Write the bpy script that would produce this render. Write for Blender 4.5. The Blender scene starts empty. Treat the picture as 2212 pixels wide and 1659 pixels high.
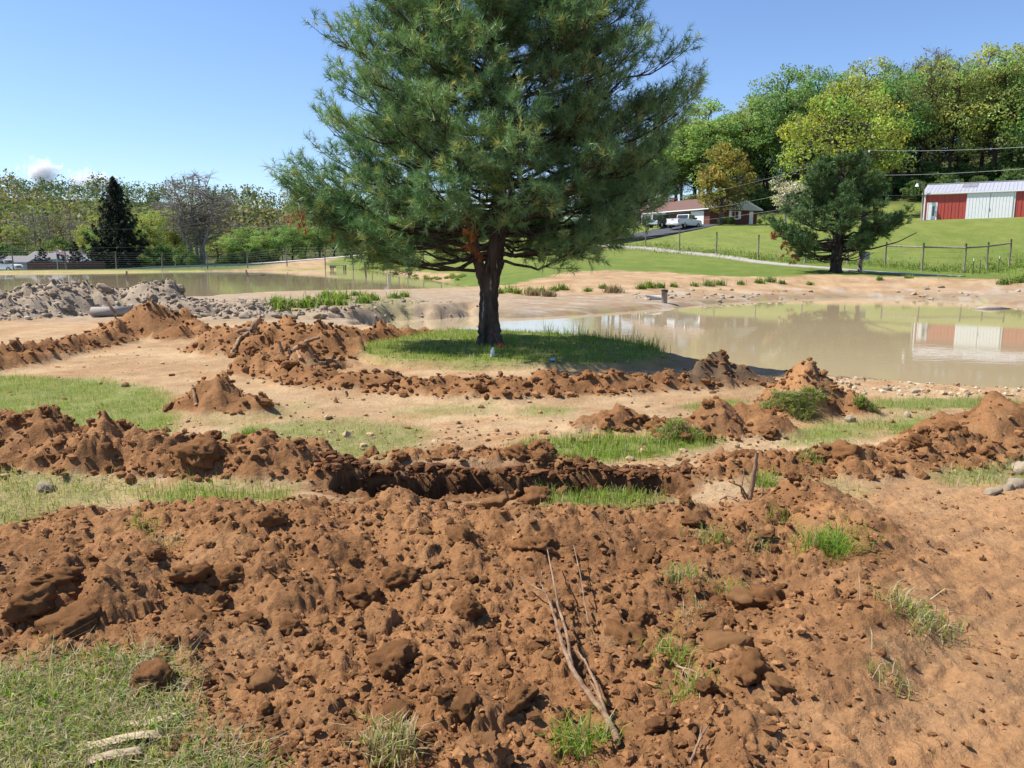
import bpy, math, random
import numpy as np
from mathutils import Vector, Matrix

# ------------------------------------------------------------------ camera, sky, sun, exposure
scene = bpy.context.scene
COL = scene.collection
F = 1702.0            # focal length in units of a 2212-wide picture
CAM = np.array([0.0, 0.0, 1.7])
PITCH = math.atan((829.5 - 551.0) / F)

cam_d = bpy.data.cameras.new('camera')
cam = bpy.data.objects.new('camera', cam_d)
COL.objects.link(cam)
cam.location = CAM
cam.rotation_euler = (math.pi / 2 - PITCH, 0, 0)
cam_d.sensor_width = 36.0
cam_d.lens = 36.0 * F / 2212.0
cam_d.clip_start = 0.05
cam_d.clip_end = 30000
scene.camera = cam

SUN_EL = math.radians(54)
SUN_AZ = math.radians(180 - 8)        # direction towards the sun, from +X
SUN_V = Vector((math.cos(SUN_AZ) * math.cos(SUN_EL), math.sin(SUN_AZ) * math.cos(SUN_EL), math.sin(SUN_EL)))
world = bpy.data.worlds.new('World')
scene.world = world
world.use_nodes = True
wn = world.node_tree.nodes
wl = world.node_tree.links
bg = wn['Background']
sky = wn.new('ShaderNodeTexSky')
sky.sky_type = 'NISHITA'
sky.sun_disc = False
sky.sun_elevation = SUN_EL
sky.sun_rotation = math.atan2(SUN_V.x, SUN_V.y)
sky.altitude = 300
sky.air_density = 1.0
sky.dust_density = 0.15
sky.ozone_density = 2.5
tint = wn.new('ShaderNodeVectorMath'); tint.operation = 'MULTIPLY'; tint.inputs[1].default_value = (.90, .97, 1.13)
wl.new(sky.outputs[0], tint.inputs[0]); wl.new(tint.outputs[0], bg.inputs[0])
bg.inputs[1].default_value = 0.10

sun_d = bpy.data.lights.new('sun', 'SUN')
sun_d.energy = 5.0
sun_d.angle = math.radians(0.53)
sun_d.color = (1.0, 0.955, 0.88)
sun = bpy.data.objects.new('sun', sun_d)
COL.objects.link(sun)
sun.rotation_euler = SUN_V.to_track_quat('Z', 'Y').to_euler()
sun.location = (-30, 0, 40)

scene.view_settings.view_transform = 'Standard'
scene.view_settings.look = 'None'
scene.view_settings.exposure = 0.66
scene.view_settings.gamma = 1.0
scene.view_settings.use_curve_mapping = False
scene.render.engine = 'CYCLES'
scene.cycles.max_bounces = 6
scene.cycles.volume_bounces = 3
scene.cycles.transparent_max_bounces = 6
scene.cycles.use_denoising = True

rng = np.random.default_rng(7)
random.seed(7)

# ------------------------------------------------------------------ picture -> place
CT, ST = math.cos(PITCH), math.sin(PITCH)
def ray(u, v):
    x = (u - 1106.0) / F
    y = (829.5 - v) / F
    return np.array([x, CT + y * ST, -ST + y * CT])
def at(u, v, D):
    d = ray(u, v)
    return CAM + d * (D / d[1])
def onz(u, v, z=0.0):
    d = ray(u, v)
    return CAM + d * ((z - CAM[2]) / d[2])
def poly(pts, z=0.0):
    return np.array([onz(u, v, z)[:2] for u, v in pts])

# ------------------------------------------------------------------ numpy noise
def _hash(ix, iy, seed):
    h = (ix.astype(np.int64) * 374761393 + iy.astype(np.int64) * 668265263 + seed * 974634777) & 0xFFFFFFFF
    h = ((h ^ (h >> 13)) * 1274126177) & 0xFFFFFFFF
    h = ((h ^ (h >> 16)) * 2246822519) & 0xFFFFFFFF
    h = h ^ (h >> 15)
    return (h & 0xFFFFFF) / float(0xFFFFFF)
def vnoise(x, y, seed=0):
    ix = np.floor(x); iy = np.floor(y)
    fx = x - ix; fy = y - iy
    ux = fx * fx * fx * (fx * (fx * 6 - 15) + 10); uy = fy * fy * fy * (fy * (fy * 6 - 15) + 10)
    def g(dx, dy):
        a = _hash(ix + dx, iy + dy, seed) * 2 * np.pi
        return np.cos(a) * (fx - dx) + np.sin(a) * (fy - dy)
    a = g(0, 0) * (1 - ux) + g(1, 0) * ux
    b = g(0, 1) * (1 - ux) + g(1, 1) * ux
    return (a * (1 - uy) + b * uy) * 1.5
def fbm(x, y, scale, octaves=4, seed=0, gain=0.5):
    s = 0.0; a = 1.0; t = 0.0
    for o in range(octaves):
        s = s + a * vnoise(x / scale + 17.3 * o, y / scale - 9.1 * o, seed + o)
        t += a; a *= gain; scale *= 0.5
    return s / t
def lumps(x, y, cell, seed, r0, r1, prob):
    """rounded lumps scattered on the plane: height of the highest one over each point"""
    X = x / cell; Y = y / cell
    ix = np.floor(X); iy = np.floor(Y)
    out = np.zeros_like(x)
    for dx in (-1, 0, 1):
        for dy in (-1, 0, 1):
            cx = ix + dx; cy = iy + dy
            px = cx + 0.15 + 0.7 * _hash(cx, cy, seed)
            py = cy + 0.15 + 0.7 * _hash(cx, cy, seed + 1)
            r = (r0 + (r1 - r0) * _hash(cx, cy, seed + 2) ** 1.5) / cell
            r = np.where(_hash(cx, cy, seed + 3) < prob, r, 0.0)
            an = _hash(cx, cy, seed + 4) * np.pi; st = 0.65 + 0.35 * _hash(cx, cy, seed + 5)
            ex = X - px; ey = Y - py
            e1 = ex * np.cos(an) + ey * np.sin(an); e2 = (-ex * np.sin(an) + ey * np.cos(an)) / st
            d2 = e1 * e1 + e2 * e2
            tilt = 1.0 + 0.5 * (e1 / np.maximum(r, 1e-6)) * (_hash(cx, cy, seed + 6) - 0.5)
            h = np.sqrt(np.clip(r * r - d2, 0, None)) * tilt
            out = np.maximum(out, h)
    return out * cell
def sstep(a, b, x):
    t = np.clip((x - a) / (b - a), 0, 1)
    return t * t * (3 - 2 * t)
def sd_poly(x, y, P):
    """signed distance to a polygon, positive inside"""
    n = len(P)
    d = np.full(x.shape, 1e18); ins = np.zeros(x.shape, bool)
    for i in range(n):
        ax, ay = P[i]; bx, by = P[(i + 1) % n]
        ex, ey = bx - ax, by - ay
        t = np.clip(((x - ax) * ex + (y - ay) * ey) / (ex * ex + ey * ey + 1e-12), 0, 1)
        qx = x - (ax + t * ex); qy = y - (ay + t * ey)
        d = np.minimum(d, qx * qx + qy * qy)
        c = ((ay > y) != (by > y)) & (x < (bx - ax) * (y - ay) / (by - ay + 1e-12) + ax)
        ins ^= c
    d = np.sqrt(d)
    return np.where(ins, d, -d)
def d_line(x, y, P, vals=None):
    """distance to an open polyline; and, interpolated along it, vals"""
    d = np.full(x.shape, 1e18); w = np.zeros(x.shape)
    for i in range(len(P) - 1):
        ax, ay = P[i]; bx, by = P[i + 1]
        ex, ey = bx - ax, by - ay
        t = np.clip(((x - ax) * ex + (y - ay) * ey) / (ex * ex + ey * ey + 1e-12), 0, 1)
        q = (x - (ax + t * ex)) ** 2 + (y - (ay + t * ey)) ** 2
        m = q < d
        d = np.where(m, q, d)
        if vals is not None:
            w = np.where(m, vals[i] + (vals[i + 1] - vals[i]) * t, w)
    return np.sqrt(d), w

# ------------------------------------------------------------------ mesh building
class MB:
    """collects vertices and faces, builds one mesh object"""
    def __init__(self):
        self.v = []; self.t = []; self.q = []; self.c = []; self.n = 0
    def add(self, V, tris=None, quads=None, col=None):
        V = np.asarray(V, float).reshape(-1, 3)
        self.v.append(V)
        if tris is not None and len(tris): self.t.append(np.asarray(tris, int).reshape(-1, 3) + self.n)
        if quads is not None and len(quads): self.q.append(np.asarray(quads, int).reshape(-1, 4) + self.n)
        c = np.ones((len(V), 3)) if col is None else np.broadcast_to(np.asarray(col, float), (len(V), 3))
        self.c.append(c)
        self.n += len(V)
        return self
    def box(self, lo, hi, M=None, col=None, taper=None):
        x0, y0, z0 = lo; x1, y1, z1 = hi
        V = np.array([[x0, y0, z0], [x1, y0, z0], [x1, y1, z0], [x0, y1, z0], [x0, y0, z1], [x1, y0, z1], [x1, y1, z1], [x0, y1, z1]], float)
        if taper is not None:
            c = V[4:, :2].mean(0); V[4:, :2] = c + (V[4:, :2] - c) * taper
        if M is not None: V = V @ M[:3, :3].T + M[:3, 3]
        return self.add(V, quads=[[0, 3, 2, 1], [4, 5, 6, 7], [0, 1, 5, 4], [1, 2, 6, 5], [2, 3, 7, 6], [3, 0, 4, 7]], col=col)
    def prism(self, prof, y0, y1, M=None, col=None):
        """profile in (x, z) pushed along y"""
        n = len(prof); p = np.asarray(prof, float)
        V = np.concatenate([np.c_[p[:, 0], np.full(n, y0), p[:, 1]], np.c_[p[:, 0], np.full(n, y1), p[:, 1]]])
        if M is not None: V = V @ M[:3, :3].T + M[:3, 3]
        k = np.arange(n); k2 = (k + 1) % n
        q = np.c_[k, k2, k2 + n, k + n]
        tr = [[0, i, i + 1] for i in range(1, n - 1)] + [[n, n + i + 1, n + i] for i in range(1, n - 1)]
        return self.add(V, tris=tr, quads=q, col=col)
    def tube(self, pts, rad, n=6, col=None, cap=True):
        P = np.asarray(pts, float); m = len(P)
        R = np.broadcast_to(np.asarray(rad, float), (m,))
        T = np.gradient(P, axis=0); T /= np.linalg.norm(T, axis=1)[:, None] + 1e-12
        ref = np.array([0, 0, 1.0]) if abs(T[:, 2]).mean() < 0.8 else np.array([1.0, 0, 0])
        A = np.cross(T, ref); A /= np.linalg.norm(A, axis=1)[:, None] + 1e-12
        B = np.cross(T, A)
        a = np.arange(n) * 2 * np.pi / n
        V = P[:, None, :] + R[:, None, None] * (np.cos(a)[None, :, None] * A[:, None, :] + np.sin(a)[None, :, None] * B[:, None, :])
        V = V.reshape(-1, 3)
        i = np.arange(m - 1)[:, None] * n; k = np.arange(n)[None, :]; k2 = (k + 1) % n
        q = np.stack([i + k, i + k2, i + n + k2, i + n + k], -1).reshape(-1, 4)
        tr = None
        if cap:
            tr = [[0, j, j + 1] for j in range(1, n - 1)] + [[(m - 1) * n, (m - 1) * n + j + 1, (m - 1) * n + j] for j in range(1, n - 1)]
        return self.add(V, tris=tr, quads=q, col=col)
    def build(self, name, mat, parent=None, smooth=False, loc=None):
        me = mesh_np(name, np.concatenate(self.v), np.concatenate(self.t) if self.t else None, np.concatenate(self.q) if self.q else None, np.concatenate(self.c), smooth)
        me.materials.append(mat)
        o = bpy.data.objects.new(name, me)
        COL.objects.link(o)
        if parent is not None: o.parent = parent
        if loc is not None: o.location = loc
        return o

def mesh_np(name, V, tris=None, quads=None, col=None, smooth=False):
    me = bpy.data.meshes.new(name)
    nt = 0 if tris is None else len(tris); nq = 0 if quads is None else len(quads)
    me.vertices.add(len(V)); me.vertices.foreach_set('co', np.ascontiguousarray(V, np.float32).ravel())
    idx = np.concatenate([a.ravel() for a in (tris, quads) if a is not None and len(a)]).astype(np.int32)
    tot = np.concatenate([np.full(nt, 3, np.int32), np.full(nq, 4, np.int32)])
    start = np.concatenate([[0], np.cumsum(tot)[:-1]]).astype(np.int32)
    me.loops.add(len(idx)); me.loops.foreach_set('vertex_index', idx)
    me.polygons.add(nt + nq)
    me.polygons.foreach_set('loop_start', start)
    me.polygons.foreach_set('use_smooth', np.full(nt + nq, smooth, bool))
    if col is not None:
        a = me.color_attributes.new('Col', 'FLOAT_COLOR', 'POINT')
        a.data.foreach_set('color', np.c_[col, np.ones(len(V))].astype(np.float32).ravel())
    me.update(calc_edges=True)
    return me

def tag(o, label=None, cat=None, group=None, kind=None):
    if label: o['label'] = label
    if cat: o['category'] = cat
    if group: o['group'] = group
    if kind: o['kind'] = kind
    return o
def thing(name, label, cat, loc=(0, 0, 0), rz=0.0, group=None):
    o = bpy.data.objects.new(name, None)
    o.empty_display_size = 0.3
    COL.objects.link(o)
    o.location = [float(a) for a in loc]; o.rotation_euler = (0, 0, rz)
    return tag(o, label, cat, group)
def copy_tree(o, parent=None):
    c = o.copy(); COL.objects.link(c); c.parent = parent
    for ch in list(o.children): copy_tree(ch, c)
    return c

# ------------------------------------------------------------------ materials
def nodes_of(name):
    m = bpy.data.materials.new(name); m.use_nodes = True
    nt = m.node_tree
    return m, nt, nt.nodes, nt.links, nt.nodes['Principled BSDF']
def mat_plain(name, col, rough=0.7, var=0.12, scale=6.0, metal=0.0, bump=0.0, bscale=40.0, spec=0.3, use_vcol=False, vcoord='Object'):
    m, nt, N, L, b = nodes_of(name)
    b.inputs['Roughness'].default_value = rough; b.inputs['Metallic'].default_value = metal
    b.inputs['Specular IOR Level'].default_value = spec
    tc = N.new('ShaderNodeTexCoord')
    nz = N.new('ShaderNodeTexNoise'); nz.inputs['Scale'].default_value = scale; nz.inputs['Detail'].default_value = 5
    L.new(tc.outputs[vcoord], nz.inputs['Vector'])
    mr = N.new('ShaderNodeMapRange'); mr.inputs['To Min'].default_value = 1 - var; mr.inputs['To Max'].default_value = 1 + var
    mr.inputs['From Min'].default_value = 0.25; mr.inputs['From Max'].default_value = 0.75
    L.new(nz.outputs[0], mr.inputs[0])
    mx = N.new('ShaderNodeVectorMath'); mx.operation = 'SCALE'
    if use_vcol:
        at_ = N.new('ShaderNodeAttribute'); at_.attribute_name = 'Col'
        mu = N.new('ShaderNodeVectorMath'); mu.operation = 'MULTIPLY'; mu.inputs[1].default_value = col[:3]
        L.new(at_.outputs['Color'], mu.inputs[0]); L.new(mu.outputs[0], mx.inputs[0])
    else:
        mx.inputs[0].default_value = col[:3]
    L.new(mr.outputs[0], mx.inputs['Scale'])
    L.new(mx.outputs[0], b.inputs['Base Color'])
    if bump > 0:
        n2 = N.new('ShaderNodeTexNoise'); n2.inputs['Scale'].default_value = bscale; n2.inputs['Detail'].default_value = 6
        L.new(tc.outputs[vcoord], n2.inputs['Vector'])
        bp = N.new('ShaderNodeBump'); bp.inputs['Strength'].default_value = 1.0; bp.inputs['Distance'].default_value = bump
        L.new(n2.outputs[0], bp.inputs['Height']); L.new(bp.outputs[0], b.inputs['Normal'])
    return m
def mat_leaf(name, col=(1, 1, 1), trans=0.35, rough=0.5, use_obj=False, spec=0.25):
    """leaves and needles: colour from the mesh (and from the object), some light passing through"""
    m, nt, N, L, b = nodes_of(name)
    b.inputs['Roughness'].default_value = rough; b.inputs['Specular IOR Level'].default_value = spec
    a = N.new('ShaderNodeAttribute'); a.attribute_name = 'Col'
    mu = N.new('ShaderNodeVectorMath'); mu.operation = 'MULTIPLY'; mu.inputs[1].default_value = col
    L.new(a.outputs['Color'], mu.inputs[0])
    src = mu.outputs[0]
    if use_obj:
        oi = N.new('ShaderNodeObjectInfo')
        m2 = N.new('ShaderNodeVectorMath'); m2.operation = 'MULTIPLY'
        L.new(src, m2.inputs[0]); L.new(oi.outputs['Color'], m2.inputs[1]); src = m2.outputs[0]
    L.new(src, b.inputs['Base Color'])
    tr = N.new('ShaderNodeBsdfTranslucent')
    tm = N.new('ShaderNodeVectorMath'); tm.operation = 'MULTIPLY'; tm.inputs[1].default_value = (1.25, 1.2, 0.6)
    L.new(src, tm.inputs[0]); L.new(tm.outputs[0], tr.inputs[0])
    mix = N.new('ShaderNodeMixShader'); mix.inputs[0].default_value = trans
    L.new(b.outputs[0], mix.inputs[1]); L.new(tr.outputs[0], mix.inputs[2])
    L.new(mix.outputs[0], N['Material Output'].inputs[0])
    return m
def mat_soil():
    """bare earth and turf: colour of each kind of soil from the mesh, grain and small crumbs from noise"""
    m, nt, N, L, b = nodes_of('soil')
    b.inputs['Roughness'].default_value = 0.95; b.inputs['Specular IOR Level'].default_value = 0.08
    a = N.new('ShaderNodeAttribute'); a.attribute_name = 'Col'
    tc = N.new('ShaderNodeTexCoord')
    def noise(s, d=6, r=0.6):
        n = N.new('ShaderNodeTexNoise'); n.inputs['Scale'].default_value = s; n.inputs['Detail'].default_value = d; n.inputs['Roughness'].default_value = r
        L.new(tc.outputs['Object'], n.inputs['Vector']); return n
    n1 = noise(3.0); n2 = noise(38.0, 5, 0.7); n3 = noise(0.45, 5)
    mr1 = N.new('ShaderNodeMapRange'); mr1.inputs['From Min'].default_value = .25; mr1.inputs['From Max'].default_value = .75; mr1.inputs['To Min'].default_value = .8; mr1.inputs['To Max'].default_value = 1.2
    mr2 = N.new('ShaderNodeMapRange'); mr2.inputs['From Min'].default_value = .25; mr2.inputs['From Max'].default_value = .75; mr2.inputs['To Min'].default_value = .74; mr2.inputs['To Max'].default_value = 1.26
    mr3 = N.new('ShaderNodeMapRange'); mr3.inputs['From Min'].default_value = .3; mr3.inputs['From Max'].default_value = .7; mr3.inputs['To Min'].default_value = .9; mr3.inputs['To Max'].default_value = 1.1
    L.new(n1.outputs[0], mr1.inputs[0]); L.new(n2.outputs[0], mr2.inputs[0]); L.new(n3.outputs[0], mr3.inputs[0])
    p = N.new('ShaderNodeMath'); p.operation = 'MULTIPLY'; L.new(mr1.outputs[0], p.inputs[0]); L.new(mr2.outputs[0], p.inputs[1])
    p2 = N.new('ShaderNodeMath'); p2.operation = 'MULTIPLY'; L.new(p.outputs[0], p2.inputs[0]); L.new(mr3.outputs[0], p2.inputs[1])
    sc = N.new('ShaderNodeVectorMath'); sc.operation = 'SCALE'
    L.new(a.outputs['Color'], sc.inputs[0]); L.new(p2.outputs[0], sc.inputs['Scale'])
    L.new(sc.outputs[0], b.inputs['Base Color'])
    n4 = noise(70.0, 6, 0.72); n5 = noise(16.0, 4, 0.6)
    ad = N.new('ShaderNodeMath'); ad.operation = 'MULTIPLY_ADD'; ad.inputs[1].default_value = 1.6
    L.new(n5.outputs[0], ad.inputs[0]); L.new(n4.outputs[0], ad.inputs[2])
    bp = N.new('ShaderNodeBump'); bp.inputs['Strength'].default_value = 1.0; bp.inputs['Distance'].default_value = 0.013
    L.new(ad.outputs[0], bp.inputs['Height']); L.new(bp.outputs[0], b.inputs['Normal'])
    return m
def mat_water():
    m, nt, N, L, b = nodes_of('muddy_water')
    tc = N.new('ShaderNodeTexCoord')
    n = N.new('ShaderNodeTexNoise'); n.inputs['Scale'].default_value = 0.12; n.inputs['Detail'].default_value = 3
    L.new(tc.outputs['Object'], n.inputs['Vector'])
    cr = N.new('ShaderNodeValToRGB')
    cr.color_ramp.elements[0].position = .3; cr.color_ramp.elements[0].color = (.42, .325, .19, 1)
    cr.color_ramp.elements[1].position = .7; cr.color_ramp.elements[1].color = (.46, .36, .215, 1)
    L.new(n.outputs[0], cr.inputs[0]); L.new(cr.outputs[0], b.inputs['Base Color'])
    b.inputs['Roughness'].default_value = 0.03; b.inputs['IOR'].default_value = 1.33; b.inputs['Specular IOR Level'].default_value = 0.5
    mp = N.new('ShaderNodeMapping'); mp.inputs['Scale'].default_value = (1.0, 1.8, 1.0)
    L.new(tc.outputs['Object'], mp.inputs['Vector'])
    w = N.new('ShaderNodeTexNoise'); w.inputs['Scale'].default_value = 2.2; w.inputs['Detail'].default_value = 3
    L.new(mp.outputs[0], w.inputs['Vector'])
    w2 = N.new('ShaderNodeTexNoise'); w2.inputs['Scale'].default_value = 0.06; w2.inputs['Detail'].default_value = 2
    L.new(tc.outputs['Object'], w2.inputs['Vector'])
    mr = N.new('ShaderNodeMapRange'); mr.inputs['From Min'].default_value = .45; mr.inputs['From Max'].default_value = .7; mr.inputs['To Min'].default_value = .12; mr.inputs['To Max'].default_value = 1
    L.new(w2.outputs[0], mr.inputs[0])
    mu = N.new('ShaderNodeMath'); mu.operation = 'MULTIPLY'; L.new(w.outputs[0], mu.inputs[0]); L.new(mr.outputs[0], mu.inputs[1])
    bp = N.new('ShaderNodeBump'); bp.inputs['Strength'].default_value = 1.0; bp.inputs['Distance'].default_value = 0.0035
    L.new(mu.outputs[0], bp.inputs['Height']); L.new(bp.outputs[0], b.inputs['Normal'])
    return m
def mat_glass_dark(name='window_glass', col=(.03, .04, .05)):
    m, nt, N, L, b = nodes_of(name)
    b.inputs['Base Color'].default_value = (*col, 1); b.inputs['Roughness'].default_value = .06; b.inputs['Specular IOR Level'].default_value = .8
    return m
def mat_bark(name, c0, c1, streak=None, scale=9.0):
    m, nt, N, L, b = nodes_of(name)
    b.inputs['Roughness'].default_value = .9; b.inputs['Specular IOR Level'].default_value = .1
    tc = N.new('ShaderNodeTexCoord')
    mp = N.new('ShaderNodeMapping'); mp.inputs['Scale'].default_value = (1, 1, .22); L.new(tc.outputs['Object'], mp.inputs['Vector'])
    n = N.new('ShaderNodeTexNoise'); n.inputs['Scale'].default_value = scale; n.inputs['Detail'].default_value = 8; n.inputs['Roughness'].default_value = .7
    L.new(mp.outputs[0], n.inputs['Vector'])
    cr = N.new('ShaderNodeValToRGB')
    cr.color_ramp.elements[0].position = .36; cr.color_ramp.elements[0].color = (*c0, 1)
    cr.color_ramp.elements[1].position = .66; cr.color_ramp.elements[1].color = (*c1, 1)
    L.new(n.outputs[0], cr.inputs[0])
    src = cr.outputs[0]
    if streak:
        mp2 = N.new('ShaderNodeMapping'); mp2.inputs['Scale'].default_value = (7, 7, .9); L.new(tc.outputs['Object'], mp2.inputs['Vector'])
        n2 = N.new('ShaderNodeTexNoise'); n2.inputs['Scale'].default_value = 1.6; n2.inputs['Detail'].default_value = 6; n2.inputs['Roughness'].default_value = .75
        L.new(mp2.outputs[0], n2.inputs['Vector'])
        r2 = N.new('ShaderNodeMapRange'); r2.inputs['From Min'].default_value = .60; r2.inputs['From Max'].default_value = .68
        L.new(n2.outputs[0], r2.inputs[0])
        mx = N.new('ShaderNodeMix'); mx.data_type = 'RGBA'; mx.inputs['B'].default_value = (*streak, 1)
        L.new(r2.outputs[0], mx.inputs['Factor']); L.new(src, mx.inputs['A']); src = mx.outputs['Result']
    L.new(src, b.inputs['Base Color'])
    bp = N.new('ShaderNodeBump'); bp.inputs['Distance'].default_value = .03; L.new(n.outputs[0], bp.inputs['Height']); L.new(bp.outputs[0], b.inputs['Normal'])
    return m

M = {}
M['soil'] = mat_soil()
M['water'] = mat_water()
M['grass'] = mat_leaf('grass_blades', trans=.4, rough=.55)
M['leaf'] = mat_leaf('tree_leaves', trans=.38, rough=.6, use_obj=True, spec=.15)
M['needle'] = mat_leaf('pine_needles', trans=.25, rough=.42, spec=.3)
M['needle_far'] = mat_leaf('conifer_needles', trans=.15, rough=.55, spec=.15)
M['pine_bark'] = mat_bark('pine_bark', (.03, .023, .018), (.12, .092, .072), streak=(.45, .44, .43))
M['bark'] = mat_bark('tree_bark', (.05, .042, .035), (.17, .15, .13), scale=3)
M['bark_dark'] = mat_bark('dark_bark', (.03, .024, .02), (.10, .085, .07), scale=3)
M['twig'] = mat_bark('bare_twigs', (.17, .15, .135), (.34, .31, .275), scale=3)
M['root'] = mat_bark('peeled_root', (.16, .085, .05), (.42, .29, .18), scale=12)
M['drywood'] = mat_plain('pale_dry_wood', (.44, .34, .22), .8, .25, 9, bump=.004, bscale=60)
M['post'] = mat_bark('weathered_post', (.14, .115, .09), (.33, .29, .24), scale=5)
M['clod'] = mat_plain('dirt_clod', (1, 1, 1), .95, .22, 22, bump=.01, bscale=55, spec=.06, use_vcol=True)
M['stone'] = mat_plain('field_stone', (.36, .30, .25), .9, .25, 5, bump=.01, bscale=25, spec=.15)
M['white'] = mat_plain('white_paint', (.80, .80, .79), .5, .04, 3)
M['red_metal'] = mat_plain('red_siding', (.43, .075, .055), .5, .08, 1.2, spec=.35)
M['roof_metal'] = mat_plain('galvanised_roof', (.46, .46, .50), .5, .1, .7, metal=.25)
M['roof_panel'] = mat_plain('translucent_roof_panel', (.24, .23, .24), .5, .1, .7)
M['brick'] = mat_plain('red_brick', (.13, .052, .038), .85, .22, 7)
M['shingle'] = mat_plain('brown_shingles', (.15, .085, .07), .9, .14, 4)
M['grey_shingle'] = mat_plain('grey_shingles', (.19, .175, .175), .9, .16, 4)
M['glass'] = mat_glass_dark()
M['concrete'] = mat_plain('pale_concrete', (.50, .46, .42), .9, .1, 1.5)
M['old_pipe'] = mat_plain('old_pipe_concrete', (.30, .265, .235), .9, .18, 4, bump=.004, bscale=30)
M['lane'] = mat_plain('worn_lane', (.36, .325, .28), .9, .22, 1.2)
M['asphalt'] = mat_plain('asphalt', (.065, .065, .072), .9, .15, 2)
M['steel'] = mat_plain('galvanised_steel', (.30, .34, .33), .45, .1, 1, metal=.5)
M['wire'] = mat_plain('wire', (.30, .31, .30), .5, .05, 1, metal=.3)
M['cable'] = mat_plain('power_cable', (.36, .36, .33), .6, .05, 1)
M['cable_dark'] = mat_plain('dark_cable', (.03, .03, .03), .6, .05, 1)
M['paint_white'] = mat_plain('white_car_paint', (.78, .79, .78), .22, .02, 1, spec=.6)
M['paint_black'] = mat_plain('dark_blue_car_paint', (.012, .015, .028), .2, .05, 1, spec=.6)
M['tyre'] = mat_plain('tyre_rubber', (.016, .016, .016), .85, .1, 5)
M['rim'] = mat_plain('wheel_rim', (.45, .45, .46), .35, .05, 3, metal=.6)
M['chrome'] = mat_plain('chrome', (.6, .61, .62), .2, .05, 3, metal=.8)

# ------------------------------------------------------------------ the lie of the land
WZ_FRONT, WZ_BACK = -0.65, -0.5
POND_FRONT = poly([(800, 704), (861, 693), (940, 690), (1018, 684), (1107, 688), (1218, 683), (1352, 674), (1486, 663), (1560, 655), (1681, 648), (1843, 643), (2005, 647), (2126, 656), (2230, 662), (2420, 675), (2700, 700)], WZ_FRONT)
POND_FRONT = np.vstack([POND_FRONT, [[16.5, 14.5], [11, 12.0], [8.5, 11.5], [6.8, 11.5], [5.4, 12.3], [3.9, 13.5], [3.15, 15.4], [1.8, 17.2], [0.2, 17.9], [-1.4, 18.4], [-2.8, 20.0], [-4.6, 23.4]]])
POND_BACK = poly([(-500, 662), (0, 654), (250, 652), (416, 647), (451, 642), (564, 634), (709, 631), (850, 630), (928, 629), (1015, 626), (1031, 624), (995, 614), (937, 606), (861, 596), (825, 588), (799, 583.5), (750, 582), (693, 582), (612, 585), (355, 587), (0, 590.5), (-500, 594)], WZ_BACK)

_cp = [(0, 0, 0), (0, -12, 0), (-14, -6, 0), (14, -6, 0), (-6, 3, 0), (6, 3, 0), (0, 4, 0), (-9, 8, 0), (9, 8, -.02), (0, 8, 0), (0, 11, 0), (-11, 14, 0), (11, 11, -.1), (0, 15, .0), (-6, 14, 0),
       (-11, 20, .02), (-4, 20, -.05), (-8, 27, 0), (-17, 27, 0), (-3, 27, -.12), (-30, 20, 0), (30, 15, 0), (-14, 42, -.34), (-4, 42, -.3), (5, 43, -.25), (-40, 33, -.2), (-11, 36, -.12), (-3, 36, -.15), (-20, 32, -.2), (-27, 32, -.2), (-19, 26, 0), (8.5, 9.8, -.12), (6.3, 10.4, -.13), (11, 10, -.12), (65, 112, 7.1), (72, 106, 7.0),
       (-150, 131, -1.3), (-85, 132, -1.2), (-60, 150, -1.3), (-150, 200, -1), (-50, 210, 0), (0, 210, 3), (-300, 160, -1), (-200, 90, -.3), (100, 210, 26), (60, 185, 19), (150, 150, 22), (120, 110, 9), (110, 60, 2),
       (0, 320, 3), (-200, 320, 0), (170, 320, 34), (-500, 320, 2), (400, 200, 30), (60, 30, .1)]
for u, v, D in [(1650, 600, 52), (1900, 600, 52), (2150, 602, 53), (1300, 611, 47), (1200, 592, 60), (1450, 592, 60), (1317, 534, 102), (1450, 543, 91), (1576, 556, 81), (1762, 578, 68), (2005, 595, 61), (1858, 588, 63),
                (1394, 533.5, 97), (1636, 560, 80), (1991, 586, 69), (2179, 577, 72), (1150, 547, 92), (960, 556, 95), (840, 558, 112), (700, 563, 122), (1480, 493, 113), (1370, 512, 108), (1532, 485, 125), (1628, 484, 134), (1440, 484, 140),
                (1994, 476, 111), (2212, 469.5, 104), (2400, 464, 97), (1950, 447, 140), (1720, 455, 146), (1300, 478, 160), (2000, 522, 86), (1800, 517, 90), (2200, 520, 85), (0, 583.5, 101), (300, 582, 108), (600, 577.5, 121), (480, 573.5, 131)]:
    _cp.append(tuple(at(u, v, D)))
_cp = np.array(_cp, float)
def _U(r2):
    return 0.5 * r2 * np.log(r2 + 1e-9)
_n = len(_cp)
_d2 = ((_cp[:, None, :2] - _cp[None, :, :2]) ** 2).sum(-1)
_K = np.zeros((_n + 3, _n + 3)); _K[:_n, :_n] = _U(_d2) + np.eye(_n) * .3
_K[:_n, _n] = 1; _K[:_n, _n + 1:] = _cp[:, :2]; _K[_n:, :_n] = _K[:_n, _n:].T
_w = np.linalg.solve(_K, np.r_[_cp[:, 2], 0, 0, 0])
def tps(x, y):
    s = _w[_n] + _w[_n + 1] * x + _w[_n + 2] * y
    for i in range(_n):
        s = s + _w[i] * _U((x - _cp[i, 0]) ** 2 + (y - _cp[i, 1]) ** 2)
    return np.clip(s, -3, 45)

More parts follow.
